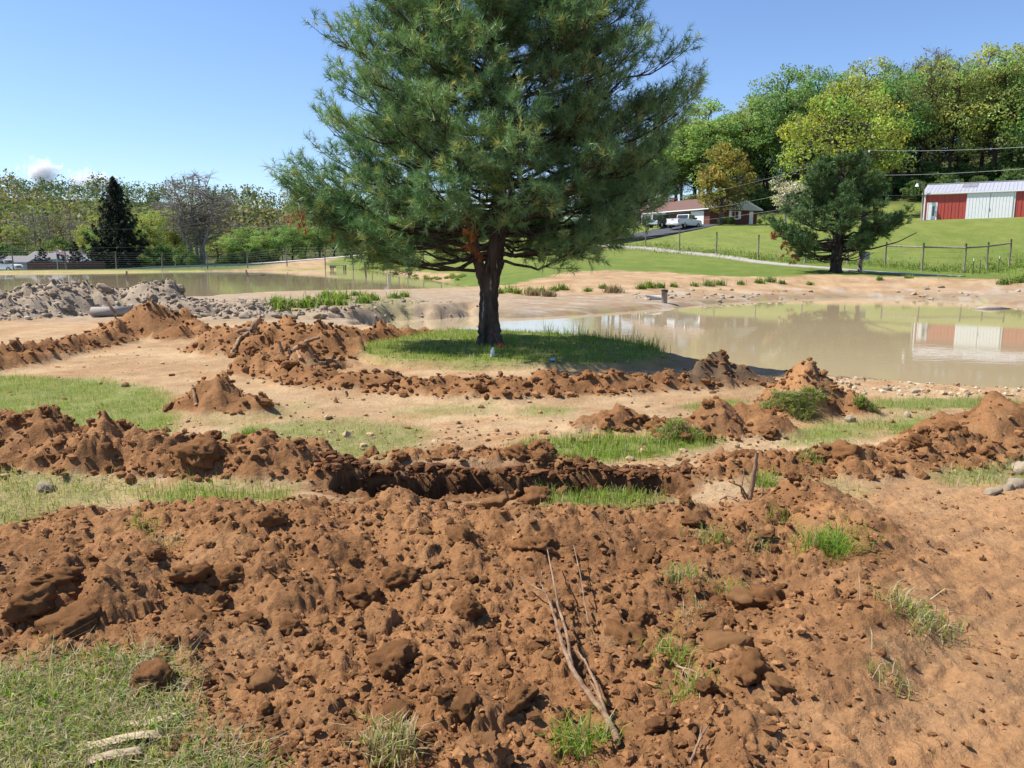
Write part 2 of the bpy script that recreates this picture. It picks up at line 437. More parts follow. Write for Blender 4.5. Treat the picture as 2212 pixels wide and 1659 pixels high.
# heaps of earth: ridge line on the ground (picture units), half width, height; kind of soil
def P0(*pts): return poly(pts)
MOUNDS = [
    # name, label, ridge, half width(s), heights, soil, lump
    ('dirt_mound', 'broad foreground mound of loose red-brown dirt with tangled roots', np.array([[-3.7, 3.9], [-2.5, 4.3], [-1.2, 4.45], [0.0, 4.4], [1.0, 4.4], [1.9, 4.6]]), [.9, 1.0, 1.1, 1.1, 1.05, .8], [.03, .16, .19, .15, .12, .08], 0, 1),
    ('dirt_ridge', 'long brown dirt ridge between the two strips of cut grass, ending at the trench', P0((-250, 985), (100, 995), (300, 1008), (450, 1020), (560, 1015), (690, 1032), (790, 1040)), [.6, .62, .6, .55, .55, .45, .3], [.34, .36, .30, .24, .30, .2, .05], 0, 1),
    ('dirt_heap', 'small pointed brown dirt heap beside the left grass patch', P0((400, 888), (470, 886), (540, 892)), [.35, .55, .4], [.16, .42, .2], 0, 1),
    ('dirt_heap', 'brown dirt heap with stump roots beside the pine tree grass', P0((500, 760), (600, 765), (700, 775)), [1.0, 1.25, .9], [.42, .62, .42], 0, 1),
    ('dirt_ridge', 'thin brown dirt ridge leading to the pine tree at the water', P0((700, 748), (800, 736), (920, 723)), [.7, .5, .35], [.36, .3, .16], 0, 1),
    ('dirt_heap', 'peaked brown dirt heap in front of the grey clay spoil', P0((270, 732), (335, 726), (410, 730)), [.9, 1.35, 1.0], [.4, .74, .38], 0, 1),
    ('dirt_ridge', 'low brown dirt ridge across the tan clay flat', P0((-160, 822), (0, 798), (120, 768), (240, 742)), [.5, .5, .5, .6], [.3, .3, .28, .3], 0, 1),
    ('dirt_ridge', 'row of tumbled brown clods in front of the pine tree', P0((560, 812), (700, 836), (900, 850), (1100, 856), (1300, 846), (1470, 826)), [.55, .6, .55, .6, .6, .5], [.3, .2, .2, .24, .24, .24], 0, 1),
    ('dirt_heap', 'tall peaked brown dirt heap with a flap of sod at the pond edge', P0((1680, 888), (1745, 878), (1820, 880)), [.5, .75, .5], [.22, .52, .3], 0, 1),
    ('dirt_heap', 'rounded brown dirt heap behind the bright green sod strip', P0((1480, 935), (1560, 925), (1660, 930)), [.45, .6, .4], [.2, .32, .2], 0, 1),
    ('dirt_heap', 'low brown dirt heap left of the bright green sod strip', P0((1260, 925), (1320, 920), (1390, 920)), [.3, .42, .35], [.1, .2, .14], 0, 1),
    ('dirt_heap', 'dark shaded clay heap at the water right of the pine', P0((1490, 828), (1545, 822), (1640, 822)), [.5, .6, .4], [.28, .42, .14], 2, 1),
    ('dirt_ridge', 'high brown dirt ridge by the pond with a dark hole', P0((2420, 905), (2260, 925), (2130, 940), (2040, 985), (1930, 1010)), [.9, .9, .8, .6, .5], [.36, .36, .36, .22, .14], 0, 1),
    ('dirt_ridge', 'low band of brown clods behind the upright root', P0((1930, 1010), (1750, 1020), (1600, 1015), (1480, 1035)), [.5, .55, .5, .35], [.14, .16, .15, .1], 0, 1),
    ('dirt_ridge', 'crumbling brown lip along the far side of the trench', P0((800, 1004), (900, 998), (1050, 996), (1190, 1002), (1260, 1010)), [.16, .24, .24, .22, .14], [.06, .12, .11, .10, .05], 0, 1),
    ('dirt_ridge', 'brown dirt edge along the bulldozed track', np.array([[1.9, 5.1], [2.0, 4.5], [1.85, 4.0], [1.55, 3.5], [1.2, 3.0], [.9, 2.5], [.6, 1.9]]), [.6, .6, .5, .5, .5, .5, .5], [.14, .17, .15, .13, .12, .1, .1], 0, 1),
    ('clay_heap', 'wide heap of grey clay lumps beside the back pond with a concrete pipe', P0((20, 690), (100, 682), (180, 678), (260, 676), (340, 676), (395, 680)), [1.7, 2.1, 1.8, 1.5, 1.5, 1.2], [.42, .70, .72, .60, .80, .5], 1, 1),
    ('clay_heap', 'low grey clay lumps at the end of the back pond shore', P0((500, 684), (535, 682), (575, 684)), [.8, 1.1, .8], [.15, .34, .15], 1, 1),
]
TRENCH = [
    # line, half width, depth
    (P0((770, 1052), (900, 1044), (1100, 1043), (1280, 1040), (1400, 1038)), [.2, .27, .27, .28, .26], [.25, .55, .6, .65, .6]),
    (P0((930, 824), (1100, 826), (1280, 828), (1440, 822)), [.25, .3, .35, .4], [.12, .25, .3, .3]),
    (P0((1880, 985), (1935, 975), (1985, 968)), [.16, .22, .18], [.15, .34, .2]),
    (P0((2040, 925), (2080, 920)), [.15, .15], [.12, .12]),
    (P0((680, 800), (720, 792)), [.3, .3], [.2, .2]),
]
TRACK = np.array([[1.75, 5.0], [2.6, 5.6], [4.5, 6.0], [9, 6.5], [9, 0], [.4, 0], [.9, 2.6], [1.45, 3.4], [1.9, 4.1]])
GRASS = {   # name: (polygon, dryness 0..1, density, blade height, label)
    'a': (P0((-250, 812), (60, 815), (180, 818), (300, 838), (372, 862), (395, 905), (340, 950), (250, 965), (120, 960), (-250, 955)), .22, 1.0, .06, 'cut green lawn strip left beside the small pointed heap'),
    'b': (P0((480, 952), (560, 922), (640, 912), (780, 906), (900, 930), (880, 970), (830, 1004), (700, 1010), (600, 985), (520, 975)), .5, .8, .055, 'half dried grass patch behind the dirt ridge'),
    'c': (P0((1105, 992), (1160, 960), (1250, 946), (1370, 940), (1555, 940), (1525, 962), (1400, 985), (1260, 1003)), .08, 1.3, .075, 'bright green sod strip behind the trench'),
    'd': (P0((850, 890), (930, 876), (1060, 872), (1050, 890), (930, 902)), .5, .5, .045, 'thin grass patch on the tan clay by the clod row'),
    'e': (P0((1105, 890), (1160, 878), (1220, 882), (1200, 896), (1130, 900)), .4, .7, .045, 'small grass patch on tan clay in front of the clod row'),
    'f': (P0((1185, 1080), (1270, 1066), (1395, 1060), (1415, 1082), (1330, 1104), (1215, 1106)), .15, 1.0, .075, 'green sod patch in front of the trench'),
    'g': (P0((330, 1072), (420, 1052), (520, 1062), (605, 1072), (590, 1090), (420, 1090)), .3, .9, .07, 'grass strip between ridge and foreground mound'),
    'h': (P0((-250, 1015), (60, 1018), (180, 1035), (320, 1058), (240, 1085), (130, 1100), (60, 1140), (-250, 1200)), .62, .8, .06, 'dry grass patch at the foot of the left dirt ridge'),
    'i': (np.array([[-2.9, 13.1], [-2.55, 14.6], [-2.0, 16.0], [-1.3, 17.6], [0.2, 17.2], [1.6, 16.7], [2.3, 15.6], [2.62, 14.2], [2.55, 12.9], [2.0, 12.15], [1.0, 11.75], [-.4, 11.75], [-1.7, 12.1]]), .12, .8, .085, 'grass island around the foot of the pine tree'),
    'j': (P0((1850, 862), (1960, 850), (2120, 845), (2200, 850), (2090, 868), (1960, 876), (1880, 876)), .25, 1.0, .07, 'grass strip along the near pond edge'),
    'k': (P0((1895, 900), (2000, 886), (2055, 905), (2000, 925), (1930, 930)), .2, 1.0, .06, 'green grass patch beside the dark hole'),
    'l': (P0((1705, 930), (1800, 905), (1905, 900), (1880, 925), (1790, 950), (1720, 955)), .2, .8, .06, 'green grass patch in front of the peaked heap'),
    'm': (P0((1485, 872), (1560, 860), (1625, 860), (1600, 878), (1510, 886)), .15, .9, .06, 'green grass patch behind the rounded heap'),
    'n': (P0((2020, 1030), (2100, 1005), (2230, 985), (2400, 990), (2400, 1035), (2200, 1045), (2080, 1042)), .4, .7, .065, 'half dried grass patch beside the white stones'),
    'o': (P0((-250, 1500), (60, 1440), (150, 1425), (290, 1445), (370, 1520), (440, 1590), (560, 1680), (560, 1800), (-250, 1800)), .55, 1.0, .06, 'trampled clover and dry grass beside the pale broken wood'),
    'p': (P0((560, 672), (620, 652), (720, 640), (830, 640), (905, 646), (880, 655), (760, 660), (640, 672)), .3, .22, .14, 'green weeds on the berm between the ponds'),
    'q': (P0((420, 905), (520, 890), (640, 870), (700, 880), (620, 905), (480, 930)), .7, .3, .045, 'sparse dry grass behind the small pointed heap'),
    'r': (P0((1640, 1065), (1760, 1050), (1850, 1060), (1760, 1080)), .4, .5, .06, 'scattered grass beside the upright root'),
    's': (P0((770, 722), (860, 712), (950, 715), (900, 728), (800, 732)), .2, .8, .08, 'grass tongue along the thin ridge by the pond'),
}
def onland(u, v):
    """where the ray through a picture point first meets the smooth land"""
    d = ray(u, v); D = np.linspace(20, 180, 1600)
    P = CAM[None] + d[None] * (D / d[1])[:, None]
    k = np.argmax(P[:, 2] <= tps(P[:, 0], P[:, 1]))
    return P[k if k > 0 else -1][:2]
LAWN = np.vstack([np.array([onland(u, v) for u, v in [(700, 561), (840, 561), (924, 564), (969, 568), (996, 574), (972, 586), (939, 599), (985, 607), (1050, 610), (1085, 610), (1159, 598), (1249, 587), (1308, 584), (1371, 586), (1438, 587), (1511, 594), (1600, 598), (1681, 598), (1782, 593), (1900, 597), (2100, 603), (2300, 603)]]), [[120, 55], [300, 150], [300, 400], [-20, 400], [-30, 150]]])

def terrain(x, y, want='z'):
    x = np.asarray(x, float); y = np.asarray(y, float)
    r = np.hypot(x, y)
    fine = 1 - sstep(14, 30, r)
    finest = 1 - sstep(6, 11, r)
    macro = tps(x, y) + .04 * fbm(x, y, 3.0, 3, 5) * (1 - sstep(120, 400, r))
    # turf, track
    n1 = fbm(x, y, 1.1, 4, 11); n2 = fbm(x, y, .35, 3, 21)
    warpx = x + .10 * n1 * (1 + .03 * r) + .03 * n2; warpy = y + .10 * fbm(x, y, 1.0, 4, 31) * (1 + .03 * r) + .03 * n2
    gr = np.zeros_like(x); dry = np.zeros_like(x)
    for k, (pg, dr, den, bh, lb) in GRASS.items():
        lo = pg.min(0) - .8; hi = pg.max(0) + .8
        m = (x > lo[0]) & (x < hi[0]) & (y > lo[1]) & (y < hi[1])
        if m.any():
            s = sstep(-.22, .16, sd_poly(warpx[m] + .12 * n1[m], warpy[m] + .1 * n2[m], pg)) * min(1.0, den + .15)
            g = gr[m]; d = dry[m]
            d = np.where(s > g, dr, d); gr[m] = np.maximum(g, s); dry[m] = d
    tr = sstep(-.2, .25, sd_poly(warpx, warpy, TRACK)) * (r < 14)
    # heaps
    hz = np.zeros_like(x); best = np.zeros_like(x); lab = np.full(x.shape, -1); soilk = np.zeros_like(x)
    for i, (nm, lb, line, hw, hh, sk, lu) in enumerate(MOUNDS):
        lo = line.min(0) - 3.2; hi = line.max(0) + 3.2
        m = (x > lo[0]) & (x < hi[0]) & (y > lo[1]) & (y < hi[1])
        if not m.any(): continue
        k = .22 * np.mean(hw)
        wx = x[m] + k * fbm(x[m], y[m], np.mean(hw) * 1.1, 4, 41 + i); wy = y[m] + k * fbm(x[m], y[m], np.mean(hw) * 1.1, 4, 71 + i)
        d, w = d_line(wx, wy, line, hw); _, h = d_line(wx, wy, line, hh)
        q = np.clip(d / np.maximum(w, .05), 0, 1)
        c = h * (.15 * (1 - q) + .85 * .5 * (1 + np.cos(np.pi * q ** 1.15))) * (q < 1)
        c = c * np.clip(.95 + .75 * fbm(wx, wy, .55 * np.mean(hw), 4, 91 + i), .45, 1.4)
        b = best[m]; l = lab[m]; s = soilk[m]
        l = np.where((c > b) & (c > .035), i, l); s = np.where((c > b) & (c > .02), sk, s)
        best[m] = np.maximum(b, c); lab[m] = l; soilk[m] = s
        hz[m] = np.maximum(hz[m], c) + .25 * np.minimum(hz[m], c)
    # pine tree island is a step higher than the dug ground before it
    isl = sstep(-.12, .05, sd_poly(x + .06 * n1, y + .06 * n2, GRASS['i'][0])) * (r < 25)
    # trenches
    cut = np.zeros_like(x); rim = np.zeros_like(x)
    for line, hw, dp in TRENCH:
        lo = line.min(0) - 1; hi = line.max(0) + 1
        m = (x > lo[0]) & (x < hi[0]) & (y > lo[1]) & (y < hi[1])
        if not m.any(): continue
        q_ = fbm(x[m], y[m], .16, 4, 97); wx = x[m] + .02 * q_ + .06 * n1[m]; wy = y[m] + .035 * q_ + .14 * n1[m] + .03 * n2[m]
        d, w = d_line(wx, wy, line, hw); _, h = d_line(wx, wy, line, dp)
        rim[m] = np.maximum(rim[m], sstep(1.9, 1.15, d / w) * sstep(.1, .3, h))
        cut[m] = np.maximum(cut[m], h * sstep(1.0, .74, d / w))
    # soils
    near = 1 - sstep(5.0, 5.6, y + .4 * n1 + .05 * np.abs(x))        # the dug foreground
    brown = np.clip(np.maximum(near, sstep(.02, .09, best)) , 0, 1)
    brown = np.maximum(brown, rim)
    brown = np.where((soilk > 0), brown, brown)
    gcover = gr * (1 - sstep(.03, .09, best + cut))
    gcover = np.where(y < 3.9, gr * (1 - sstep(.25, .5, best)), gcover)
    brown_l = brown * (1 - .8 * gcover)
    grey = np.maximum(sstep(.02, .1, best) * (soilk == 1), sstep(24, 30, y + 2 * n1) * (1 - sstep(36, 44, y - .2 * x)) * .9)
    grey = np.maximum(grey, .8 * sstep(19, 21, y + n1) * (x < -1.5) * (1 - sstep(44, 50, y)))
    # relief
    lump = brown_l * (1 - .75 * tr)
    wx2 = x + .035 * vnoise(x * 9, y * 9, 3) + .015 * vnoise(x * 27, y * 27, 4); wy2 = y + .035 * vnoise(x * 9, y * 9, 6) + .015 * vnoise(x * 27, y * 27, 7)
    z = macro + hz - cut + .10 * isl
    act = lump > .01
    rel = np.zeros_like(x)
    if act.any():
        ax, ay, fa, fi = wx2[act], wy2[act], fine[act], finest[act]
        sc = 1 + .75 * sstep(8, 14, r[act])
        pat = .35 + .65 * sstep(-.3, .3, fbm(ax, ay, .8, 3, 55))
        rr = .52 * lumps(ax, ay, .42, 101, .06, .21, .4) * pat * sc
        rr += .62 * lumps(ax + .15 * rr, ay, .20, 111, .03, .10, .5) * sc * pat
        rr += .72 * lumps(ax, ay + .2 * rr, .085, 121, .014, .045, .66) * np.maximum(fa, .2) * sc
        rr += .8 * lumps(ax, ay, .038, 131, .007, .019, .8) * fi
        def bil(s_, seed_): return np.abs(vnoise(ax / s_, ay / s_, seed_))
        rr += pat * (.08 * bil(.45, 161) + .04 * bil(.2, 162)) + .018 * bil(.085, 163) * np.maximum(fa, .3) + .010 * bil(.04, 164) * fa + .007 * bil(.021, 165) * fi - .05
        rr += .04 * fbm(ax, ay, .5, 5, 61)
        rel[act] = rr
    z = z + lump * rel
    gm = grey * (1 - gcover)
    if (gm > .02).any():
        a = gm > .02
        sg = sstep(.05, .3, best[a]) * (soilk[a] == 1)
        z[a] += gm[a] * ((.75 * lumps(wx2[a], wy2[a], .7, 201, .1, .36, .6) + .6 * lumps(wx2[a], wy2[a], .3, 211, .05, .15, .6)) * (.12 + .88 * sg) * .7 + (.1 + .9 * sg) * (.10 * np.abs(vnoise(wx2[a] / .5, wy2[a] / .5, 213)) + .09 * np.abs(vnoise(wx2[a] / .22, wy2[a] / .22, 214))) + .03 * fbm(x[a], y[a], .6, 4, 63))
    # track and flat clay: scraped grooves and small crumbs
    flat = np.clip(1 - brown_l - gcover, 0, 1) * (r < 60) + tr
    flat = np.clip(flat, 0, 1)
    ca, sa = math.cos(.62), math.sin(.62)
    gx = (x * ca + y * sa); gy = (-x * sa + y * ca)
    z = z + flat * fine * (.022 * fbm(gx * .16, gy, .16, 4, 77) + .02 * np.abs(fbm(x * .35, y + .1 * x, .3, 3, 79)) + .016 * fbm(x, y, .5, 4, 78) + .5 * lumps(wx2, wy2, .14, 141, .012, .05, .22) + .5 * lumps(wx2, wy2, .05, 151, .006, .016, .3) * finest)
    cleat = np.sin((gx * .35 + gy * .94 + .03 * n1) * 2 * np.pi / .085) * sstep(.0, .35, fbm(gx, gy, .9, 3, 171))
    z = z + tr * finest * (.005 * cleat + .014 * np.abs(vnoise(gx / .5, gy / .09, 173)) + .012 * np.abs(vnoise(x / .11, y / .11, 174)) + .6 * lumps(wx2, wy2, .05, 175, .005, .02, .5))
    z = z + gcover * .018 * fbm(x, y, .12, 3, 88) * fine
    fb = sstep(27, 32, y) * (1 - sstep(60, 70, y)) * (x > -1)
    z = z + fb * (.07 * np.abs(vnoise(x / 1.3, y / 1.0, 181)) + .05 * np.abs(vnoise(x / .5, y / .5, 182)) - .03)
    # ponds
    ragged = .5 * fbm(x, y, 1.6, 4, 93) * sstep(6, 14, r)
    s1 = sd_poly(x, y, POND_FRONT) + ragged * .5 * np.clip(y / 30, .3, 1)
    s2 = sd_poly(x, y, POND_BACK) + ragged
    o1 = np.clip(-s1, 0, None); o2 = np.clip(-s2, 0, None)
    steep = np.where(x < -.8, 1 - sstep(30.5, 33, y), 1 - sstep(18, 25, y))
    slope1 = .065 + .75 * steep
    cl = np.where((x < -.8) & (y > 20), (fbm(x, y, 2.2, 3, 95) * .9 + .5 * fbm(x, y, .6, 3, 96)), 0) * steep
    p1 = WZ_FRONT + .01 + slope1 * np.clip(o1 - np.clip(cl, -.2, .8), 0, None) + .12 * sstep(0, .6, o1) * (1 - steep) + .02 * np.clip(o1 - 5, 0, None) ** 2
    p2 = WZ_BACK + .01 + .10 * o2 + .05 * sstep(0, .4, o2) + .01 * np.clip(o2 - 6, 0, None) ** 2
    wet = np.maximum((1 - sstep(.0, 2.6, o1 + 1.2 * n1)) * (1 - steep), (1 - sstep(0, .8, o2)))
    z = np.where(s1 > 0, WZ_FRONT - np.minimum(1.2, .03 + .25 * s1), np.minimum(z, p1 + .04 * n2 * fine))
    z = np.where(s2 > 0, WZ_BACK - np.minimum(1.2, .03 + .2 * s2), np.minimum(z, np.maximum(p2, WZ_BACK + .02)))
    if want == 'z':
        return z
    # ---------------- colour of the ground, with trench shade painted in
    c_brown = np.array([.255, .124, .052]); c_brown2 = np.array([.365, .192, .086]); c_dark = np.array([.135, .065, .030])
    c_tan = np.array([.425, .295, .168]); c_tan2 = np.array([.33, .205, .108])
    c_grey = np.array([.35, .275, .195]); c_grey2 = np.array([.19, .15, .11])
    c_green = np.array([.125, .185, .032]); c_straw = np.array([.30, .245, .12])
    def mix(a, b, t):
        return a * (1 - t[:, None]) + b * t[:, None]
    nb = sstep(-.35, .45, fbm(x, y, .9, 5, 301)); nb2 = sstep(-.3, .3, fbm(x, y, .25, 4, 311)); nt_ = sstep(-.3, .4, fbm(x, y, 1.8, 5, 321))
    C = mix(np.broadcast_to(c_tan, (len(x), 3)), c_tan2, nt_ * .8)
    streak = sstep(.0, .5, fbm(gx * .15, gy, .25, 4, 331)) * (r < 30)
    C = mix(C, c_brown2, np.clip(.55 * streak + .4 * sstep(.1, .5, fbm(x, y, .7, 4, 335)), 0, 1) * (1 - sstep(24, 34, y)))
    B = mix(np.broadcast_to(c_brown, (len(x), 3)), c_brown2, nb * .55); B = mix(B, c_dark, nb2 * .5 * sstep(-.3, .3, fbm(x, y, 2.0, 3, 305))); B = mix(B, c_tan2 * 1.05, .28 * sstep(.15, .5, fbm(x, y, .6, 5, 307)))
    C = mix(C, B, np.clip(brown, 0, 1))
    C = mix(C, np.broadcast_to(c_dark * .62, (len(x), 3)), .9 * np.maximum(sstep(.0, .06, cut), .45 * rim))  # shade of the trenches and their rims painted into the soil colour
    T = mix(np.broadcast_to(c_brown2 * 1.06, (len(x), 3)), c_tan2, .45 * nt_ + .25 * nb2)
    C = mix(C, T, tr * (1 - sstep(.05, .12, best)) * .85)
    G = mix(np.broadcast_to(c_grey, (len(x), 3)), c_grey2, nb * .6 * nb2 + .1)
    G = mix(G, c_tan * .85, .55 * nt_ * (soilk != 1))
    C = mix(C, G, np.clip(grey, 0, 1) * (1 - brown * (soilk == 0) * (best > .05)))
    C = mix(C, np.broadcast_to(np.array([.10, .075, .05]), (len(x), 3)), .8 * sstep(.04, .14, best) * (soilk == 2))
    C = mix(C, np.broadcast_to(np.array([.17, .125, .08]), (len(x), 3)), .55 * wet)
    alg = sstep(.25, .55, fbm(x, y, 1.5, 4, 345) + .25) * (1 - sstep(.05, .5, np.abs(o1 - .35))) * (x > 1) * (y > 25) * (s1 < 0)
    C = mix(C, np.broadcast_to(np.array([.28, .27, .07]), (len(x), 3)), .6 * alg)
    alg2 = (1 - sstep(.6, 2.2, o2)) * (y > 70) * (x < -22) * (s2 < 0)
    C = mix(C, np.broadcast_to(np.array([.33, .30, .10]), (len(x), 3)), .8 * alg2)
    bank = sstep(28, 33, y) * (1 - sstep(62, 72, y)) * (x > 0)
    C = mix(C, np.broadcast_to(np.array([.27, .165, .09]), (len(x), 3)), .75 * bank * sstep(-.05, .35, fbm(x * .5, y, .9, 5, 347)))
    C = mix(C, np.broadcast_to(np.array([.42, .37, .31]), (len(x), 3)), .6 * bank * (1 - sstep(3, 9, o1)) * sstep(.1, .35, fbm(x * .35, y, .7, 5, 349)))
    Gr = mix(np.broadcast_to(c_green, (len(x), 3)), c_straw, np.clip(dry + .35 * (nb2 - .5), 0, 1))
    C = mix(C, Gr, gcover * .85)
    # the far lawns, meadow and wood floor
    far = r > 35
    if far.any():
        sl = sd_poly(x + 1.2 * n1, y + 1.5 * fbm(x, y, 4, 3, 341), LAWN)
        lw = sstep(-.5, .5, sl) * far
        mow = .5 + .5 * np.sin((gx * .35 + gy * .9) * 1.1 + 2 * n1)
        LG = mix(np.broadcast_to(np.array([.115, .160, .032]), (len(x), 3)), np.array([.185, .205, .052]), np.clip(.35 * nt_ + .45 * sstep(60, 95, y) + .3 * fbm(x, y, 9, 4, 351) + .55 * fbm(x, y * .6, 2.2, 4, 353), 0, 1))
        LG = mix(LG, np.array([.25, .22, .08]), .35 * sstep(.25, .55, fbm(x, y, 5, 4, 361)))
        C = mix(C, LG, lw)
        mead = sstep(1.6, 3.0, o2 + n1) * (y > 70) * (x < -18) * (s2 < 0) * (1 - lw)
        mead = mead * (1 - sstep(-38, -30, x) * sstep(-60, -40, -y) * 0)
        C = mix(C, np.broadcast_to(np.array([.10, .135, .04]), (len(x), 3)), mead * (1 - sstep(-44, -34, x)))
        woods = far * np.where(x > 8, sstep(139, 146, y + 3 * n1), sstep(128, 150, y - .06 * np.abs(x)) * (1 - lw * .7))
        C = mix(C, np.broadcast_to(np.array([.075, .085, .03]), (len(x), 3)), woods)
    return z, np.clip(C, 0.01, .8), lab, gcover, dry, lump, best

GRID = []
def zat_many(x, y):
    """height of the built ground, read off its own grid"""
    x = np.atleast_1d(np.asarray(x, float)); y = np.atleast_1d(np.asarray(y, float))
    if not GRID: return terrain(x, y)
    R = np.hypot(x, y + 1.5); T = np.arctan2(x, y + 1.5); out = np.empty_like(R)
    for rows, th, Z, lo, hi in GRID:
        m = (R >= lo) & (R < hi)
        if not m.any(): continue
        fr = np.interp(R[m], rows, np.arange(len(rows))); ft = np.interp(T[m], th, np.arange(len(th)))
        i = np.minimum(fr.astype(int), len(rows) - 2); k = np.minimum(ft.astype(int), len(th) - 2); a = fr - i; b = ft - k
        out[m] = (Z[i, k] * (1 - b) + Z[i, k + 1] * b) * (1 - a) + (Z[i + 1, k] * (1 - b) + Z[i + 1, k + 1] * b) * a
    return out
def zat(x, y):
    return float(zat_many([float(x)], [float(y)])[0])
def ground(u, v, D):
    p = at(u, v, D)
    return np.array([p[0], p[1], zat(p[0], p[1])])
def ground0(u, v, z=0.0, it=4):
    """where the ray through a picture point meets the ground"""
    d = ray(u, v); p = onz(u, v, z)
    for _ in range(it):
        zz = zat(p[0], p[1]); p = onz(u, v, .5 * zz + .5 * p[2])
    return np.array([p[0], p[1], zat(p[0], p[1])])

def build_ground():
    dense = np.linspace(-math.radians(50), math.radians(50), 901)
    th_near = np.concatenate([np.linspace(-math.pi, -math.radians(50), 27)[1:-1], dense, np.linspace(math.radians(50), math.pi, 26)[1:]])
    th_far = np.concatenate([np.linspace(-math.pi, -math.radians(50), 27)[1:-1], dense[::2], np.linspace(math.radians(50), math.pi, 26)[1:]])
    R1 = 9.2
    near = np.concatenate([np.linspace(.3, 3.2, 10)[:-1], np.exp(np.linspace(math.log(3.2), math.log(R1), 400))])
    far_ = np.concatenate([np.exp(np.linspace(math.log(R1), math.log(42), 300)), np.exp(np.linspace(math.log(42), math.log(1600), 160))[1:]])
    Vs = []; Qs = []; Cs = []; Ls = []; Us = []; off = 0
    for rows, th in ((near, th_near), (far_, th_far)):
        nr, nc = len(rows), len(th)
        R, T = np.meshgrid(rows, th, indexing='ij')
        x = (R * np.sin(T)).ravel(); y = (R * np.cos(T) - 1.5).ravel()
        G0 = GRID[:]; GRID.clear(); z, C, lab, gc, dry, lump, best = terrain(x, y, 'all'); GRID.extend(G0)
        if rows is near:      # the seam: in-between vertices lie on the coarser grid's edges
            e = (nr - 1) * nc + 25 + np.arange(1, 900, 2)
            z[e] = .5 * (z[e - 1] + z[e + 1]); x[e] = .5 * (x[e - 1] + x[e + 1]); y[e] = .5 * (y[e - 1] + y[e + 1])
        GRID.append((rows, th, z.reshape(nr, nc), 0 if rows is near else R1, R1 if rows is near else 1e9))
        i = np.arange(nr - 1)[:, None] * nc; k = np.arange(nc)[None, :]; k2 = (k + 1) % nc
        Qs.append(np.stack([i + k2, i + nc + k2, i + nc + k, i + k], -1).reshape(-1, 4)[:, ::-1][:, ::-1] + off)
        Vs.append(np.c_[x, y, z]); Cs.append(C); Ls.append(lab); Us.append(lump); off += len(x)
    V = np.concatenate(Vs); Q = np.concatenate(Qs); C = np.concatenate(Cs); lab = np.concatenate(Ls)
    fl = lab[Q]
    f = np.where((fl == fl[:, :1]).all(1), fl[:, 0], -1)
    for l in np.unique(f):
        q = Q[f == l]
        ids, inv = np.unique(q, return_inverse=True)
        nm = 'ground' if l < 0 else MOUNDS[l][0]
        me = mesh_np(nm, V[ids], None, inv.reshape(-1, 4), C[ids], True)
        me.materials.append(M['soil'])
        o = bpy.data.objects.new(nm, me); COL.objects.link(o)
        if l < 0: tag(o, kind='structure')
        else: tag(o, MOUNDS[l][1], 'dirt mound' if 'dirt' in nm else 'clay heap')
    return V, lab, np.concatenate(Us)
GV, GLAB, GLUMP = build_ground()

def pond(name, P, z, label):
    # a sheet a little larger than the shoreline, so that the ground cuts the water's edge
    n = len(P); c = P.mean(0)
    o = bpy.data.objects.new(name, None)
    import mathutils.geometry as mg
    Q = []
    for i in range(n):
        a, b, d = P[i - 1], P[i], P[(i + 1) % n]
        e1 = (b - a) / np.linalg.norm(b - a); e2 = (d - b) / np.linalg.norm(d - b)
        nr = np.array([e1[1] + e2[1], -e1[0] - e2[0]]); nr /= np.linalg.norm(nr) + 1e-9
        area = sum(P[j][0] * P[(j + 1) % n][1] - P[(j + 1) % n][0] * P[j][1] for j in range(n))
        Q.append(b + nr * (1.2 if b[1] > 20 else .45) * (1 if area > 0 else -1))
    Q = np.array(Q)
    tr = mg.tessellate_polygon([[Vector((p[0], p[1], 0)) for p in Q]])
    me = mesh_np(name, np.c_[Q, np.full(n, z)], np.array(tr), None, None, False)
    for p in me.polygons:
        pass
    me.materials.append(M['water'])
    o = bpy.data.objects.new(name, me); COL.objects.link(o)
    tag(o, kind='structure')
    return o
pond('pond_water', POND_FRONT, WZ_FRONT, '')
pond('pond_water', POND_BACK, WZ_BACK, '')

# ------------------------------------------------------------------ trees
def unit(v):
    v = np.asarray(v, float); return v / (np.linalg.norm(v, axis=-1, keepdims=True) + 1e-12)
def needles(mb, Pn, Dn, K, ln, wd, spread=(15, 75), back=.1, col=None, colvar=.25, r=None, droop=0.0):
    """K thin needles round each shoot end (positions Pn, directions Dn)"""
    r = r or rng
    n = len(Pn)
    Pn = np.repeat(Pn, K, 0); Dn = np.repeat(Dn, K, 0); m = n * K
    ref = unit(r.normal(size=(m, 3)))
    side = unit(np.cross(Dn, ref))
    ph = np.radians(r.uniform(spread[0], spread[1], m))[:, None]
    d = unit(Dn * np.cos(ph) + side * np.sin(ph) + np.array([0, 0, -droop]))
    L = (ln * np.repeat(r.uniform(.65, 1.25, n), K) * r.uniform(.8, 1.15, m))[:, None]
    b = Pn - Dn * (back * r.uniform(0, 1, m))[:, None]
    w = unit(np.cross(d, r.normal(size=(m, 3)))) * wd / 2
    V = np.stack([b - w, b + w, b + d * L], 1).reshape(-1, 3)
    c = np.broadcast_to(np.asarray(col), (n, 3)) if col is not None else np.ones((n, 3))
    c = np.repeat(c, K, 0) * (1 + colvar * r.uniform(-1, 1, (m, 1)))
    mb.add(V, tris=np.arange(3 * m).reshape(-1, 3), col=np.repeat(c, 3, 0))

def interp_prof(prof, z):
    zs = [p[0] for p in prof]
    return np.array([np.interp(z, zs, [p[k] for p in prof]) for k in (1, 2, 3, 4)])   # left, right, front, back

